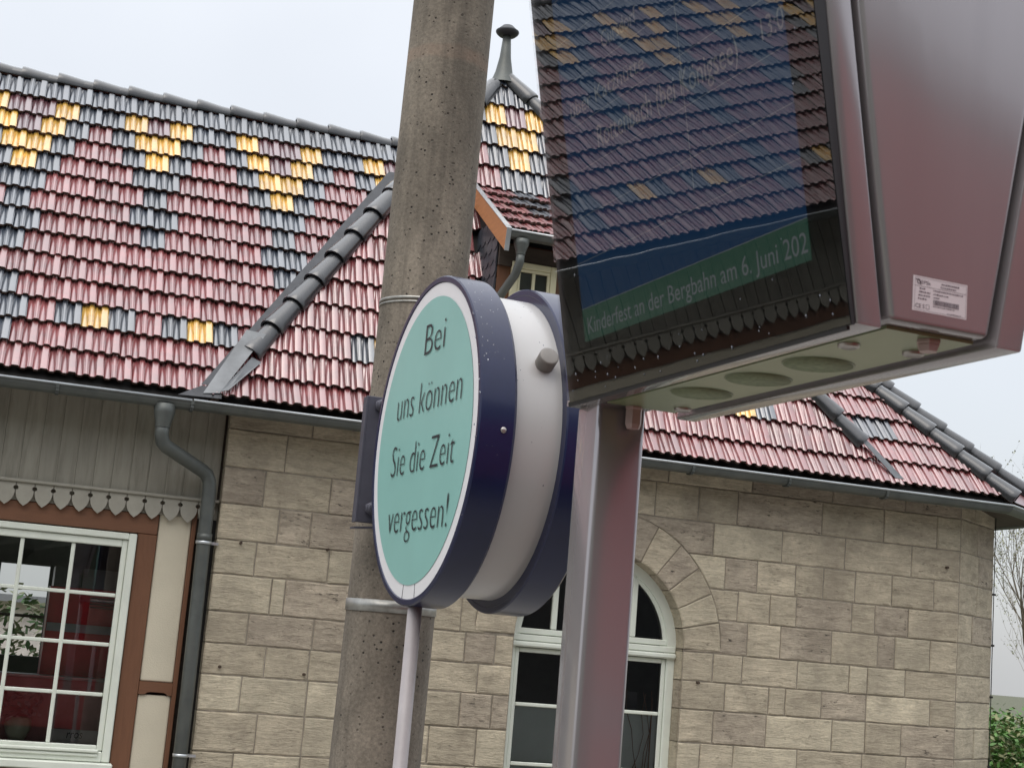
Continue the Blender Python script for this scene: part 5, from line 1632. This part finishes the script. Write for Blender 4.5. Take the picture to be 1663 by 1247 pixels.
# ------------------------------------------------------------------ trees and shrubs on the right
def bare_tree(name, label, base, h, seed, lean, spread=0.5, leaves=260, cat='tree'):
    r = random.Random(seed)
    t = thing(name, label, cat, base, 'bare budding trees behind the station')
    bm = bmesh.new(); lf = bmesh.new()
    tips = []
    def grow(p, d, L_, rad, lev):
        pts = [p.copy()]; n = 5
        q = p.copy(); dd = d.copy()
        for k in range(n):
            dd = (dd + Vector((r.uniform(-1, 1), r.uniform(-1, 1), r.uniform(-0.3, 0.6))) * 0.13).normalized()
            q = q + dd * (L_ / n); pts.append(q.copy())
        tube(bm, pts, [rad * (1 - 0.6 * k / n) for k in range(n + 1)], 6 if lev < 2 else 4, False)
        if lev >= 4:
            tips.append(pts); return
        nb_ = 5 if lev < 3 else 4
        for k in range(nb_):
            i = r.randint(2, n)
            a = Vector((r.uniform(-1, 1), r.uniform(-1, 1), r.uniform(0.0, 0.9))).normalized()
            grow(pts[i], (dd * (1 - spread) + a * spread).normalized(), L_ * r.uniform(0.5, 0.72), rad * 0.45, lev + 1)
    grow(Vector(base), Vector(lean).normalized(), h, 0.0085 * h + 0.02, 0)
    from_bm('branches', bm, M['bark'], t)
    for k in range(leaves):
        pts = r.choice(tips); p = r.choice(pts) + Vector((r.uniform(-.04, .04), r.uniform(-.04, .04), r.uniform(-.04, .04)))
        d = Vector((r.uniform(-1, 1), r.uniform(-1, 1), r.uniform(-1, 1))).normalized() * r.uniform(0.012, 0.026)
        e = d.cross(Vector((r.uniform(-1, 1), r.uniform(-1, 1), 1))).normalized() * 0.011
        lf.faces.new([lf.verts.new(p + d), lf.verts.new(p + e), lf.verts.new(p - d), lf.verts.new(p - e)])
    from_bm('leaves', lf, M['budleaf'], t)
    return t
bare_tree('budding_tree', 'slender tree with bare budding branches behind the right end of the station', (16.1, 20.5, 0), 3.7, 4, (-0.13, 0.0, 1), 0.45, 4200)
bare_tree('budding_tree', 'tall thin bare tree at the right edge, farther back than the slender one', (20.3, 25.0, 0), 4.3, 9, (-0.03, 0, 1), 0.42, 4200)
def shrub(name, label, c, rx, ry, rz_, n, mats, leaf=0.06, cat='shrub'):
    r = random.Random(int(c[0] * 100))
    t = thing(name, label, cat, (c[0], c[1], 0), 'shrubs around the station' if name == 'green_shrub' else None)
    bms = [bmesh.new() for _ in mats]
    for k in range(n):
        while True:
            p = Vector((r.uniform(-1, 1), r.uniform(-1, 1), r.uniform(-1, 1)))
            if 0.25 < p.length < 1: break
        p = Vector((c[0] + p.x * rx * r.uniform(0.8, 1.12), c[1] + p.y * ry, c[2] + p.z * rz_ * r.uniform(0.8, 1.15)))
        d = Vector((r.uniform(-1, 1), r.uniform(-1, 1), r.uniform(-0.6, 0.8))).normalized() * leaf * r.uniform(0.6, 1.2)
        e = d.cross(Vector((r.uniform(-1, 1), r.uniform(-1, 1), 1))).normalized() * leaf * 0.5
        b_ = bms[k % len(bms)]
        b_.faces.new([b_.verts.new(p + d), b_.verts.new(p + e), b_.verts.new(p - d), b_.verts.new(p - e)])
    for b_, m_ in zip(bms, mats): from_bm('foliage' if m_ != M['blossom'] else 'blossom', b_, m_, t)
    bm = bmesh.new(); tube(bm, [(c[0], c[1], 0), (c[0] + 0.1, c[1], c[2])], [0.05, 0.02], 6); from_bm('stem', bm, M['bark'], t)
    return t
shrub('green_shrub', 'leafy green shrub beyond the right corner of the stone wall', (14.85, 19.9, 1.05), 0.75, 0.8, 0.95, 5200, [M['leaf'], M['leaf'], M['budleaf']])
shrub('green_shrub', 'lighter green shrub at the lower right edge beneath the bare trees', (16.2, 21.6, 0.95), 1.3, 0.8, 1.1, 6500, [M['leaf'], M['budleaf']])
shrub('green_shrub', 'green shrub behind the station, seen through the left window', (0.30, 15.6, 1.9), 0.42, 0.4, 0.75, 420, [M['leaf'], M['budleaf']])
BLD = thing('pale_house', 'pale pink house far behind the station, glimpsed through the left window', 'house', (-2, 34, 0))
box('wall', -8, 3.2, 34, 40, 0, 2.45, surf('pale_pink_render', (0.82, 0.72, 0.68), 0.8), BLD)
box('roof', -8.4, 3.6, 33.6, 40.4, 2.452, 2.6, M['traingrey'], BLD)
shrub('flowering_shrub', 'small yellow flowering bush at the bottom right corner', (15.02, 18.9, 1.22), 0.26, 0.2, 0.22, 900, [M['blossom'], M['blossom'], M['leaf']], 0.045)
pst2 = thing('grey_post', 'blue-grey post with a flat cap at the right edge among shrubs', 'post', (14.6, 18.8, 0))
box('shaft', 14.60, 14.74, 18.75, 18.89, 0, 1.86, surf('blue_grey_paint', (0.15, 0.18, 0.23), 0.5), pst2, 0.01)
box('cap', 14.58, 14.76, 18.73, 18.91, 1.862, 1.90, M['traingrey'], pst2, 0.01)
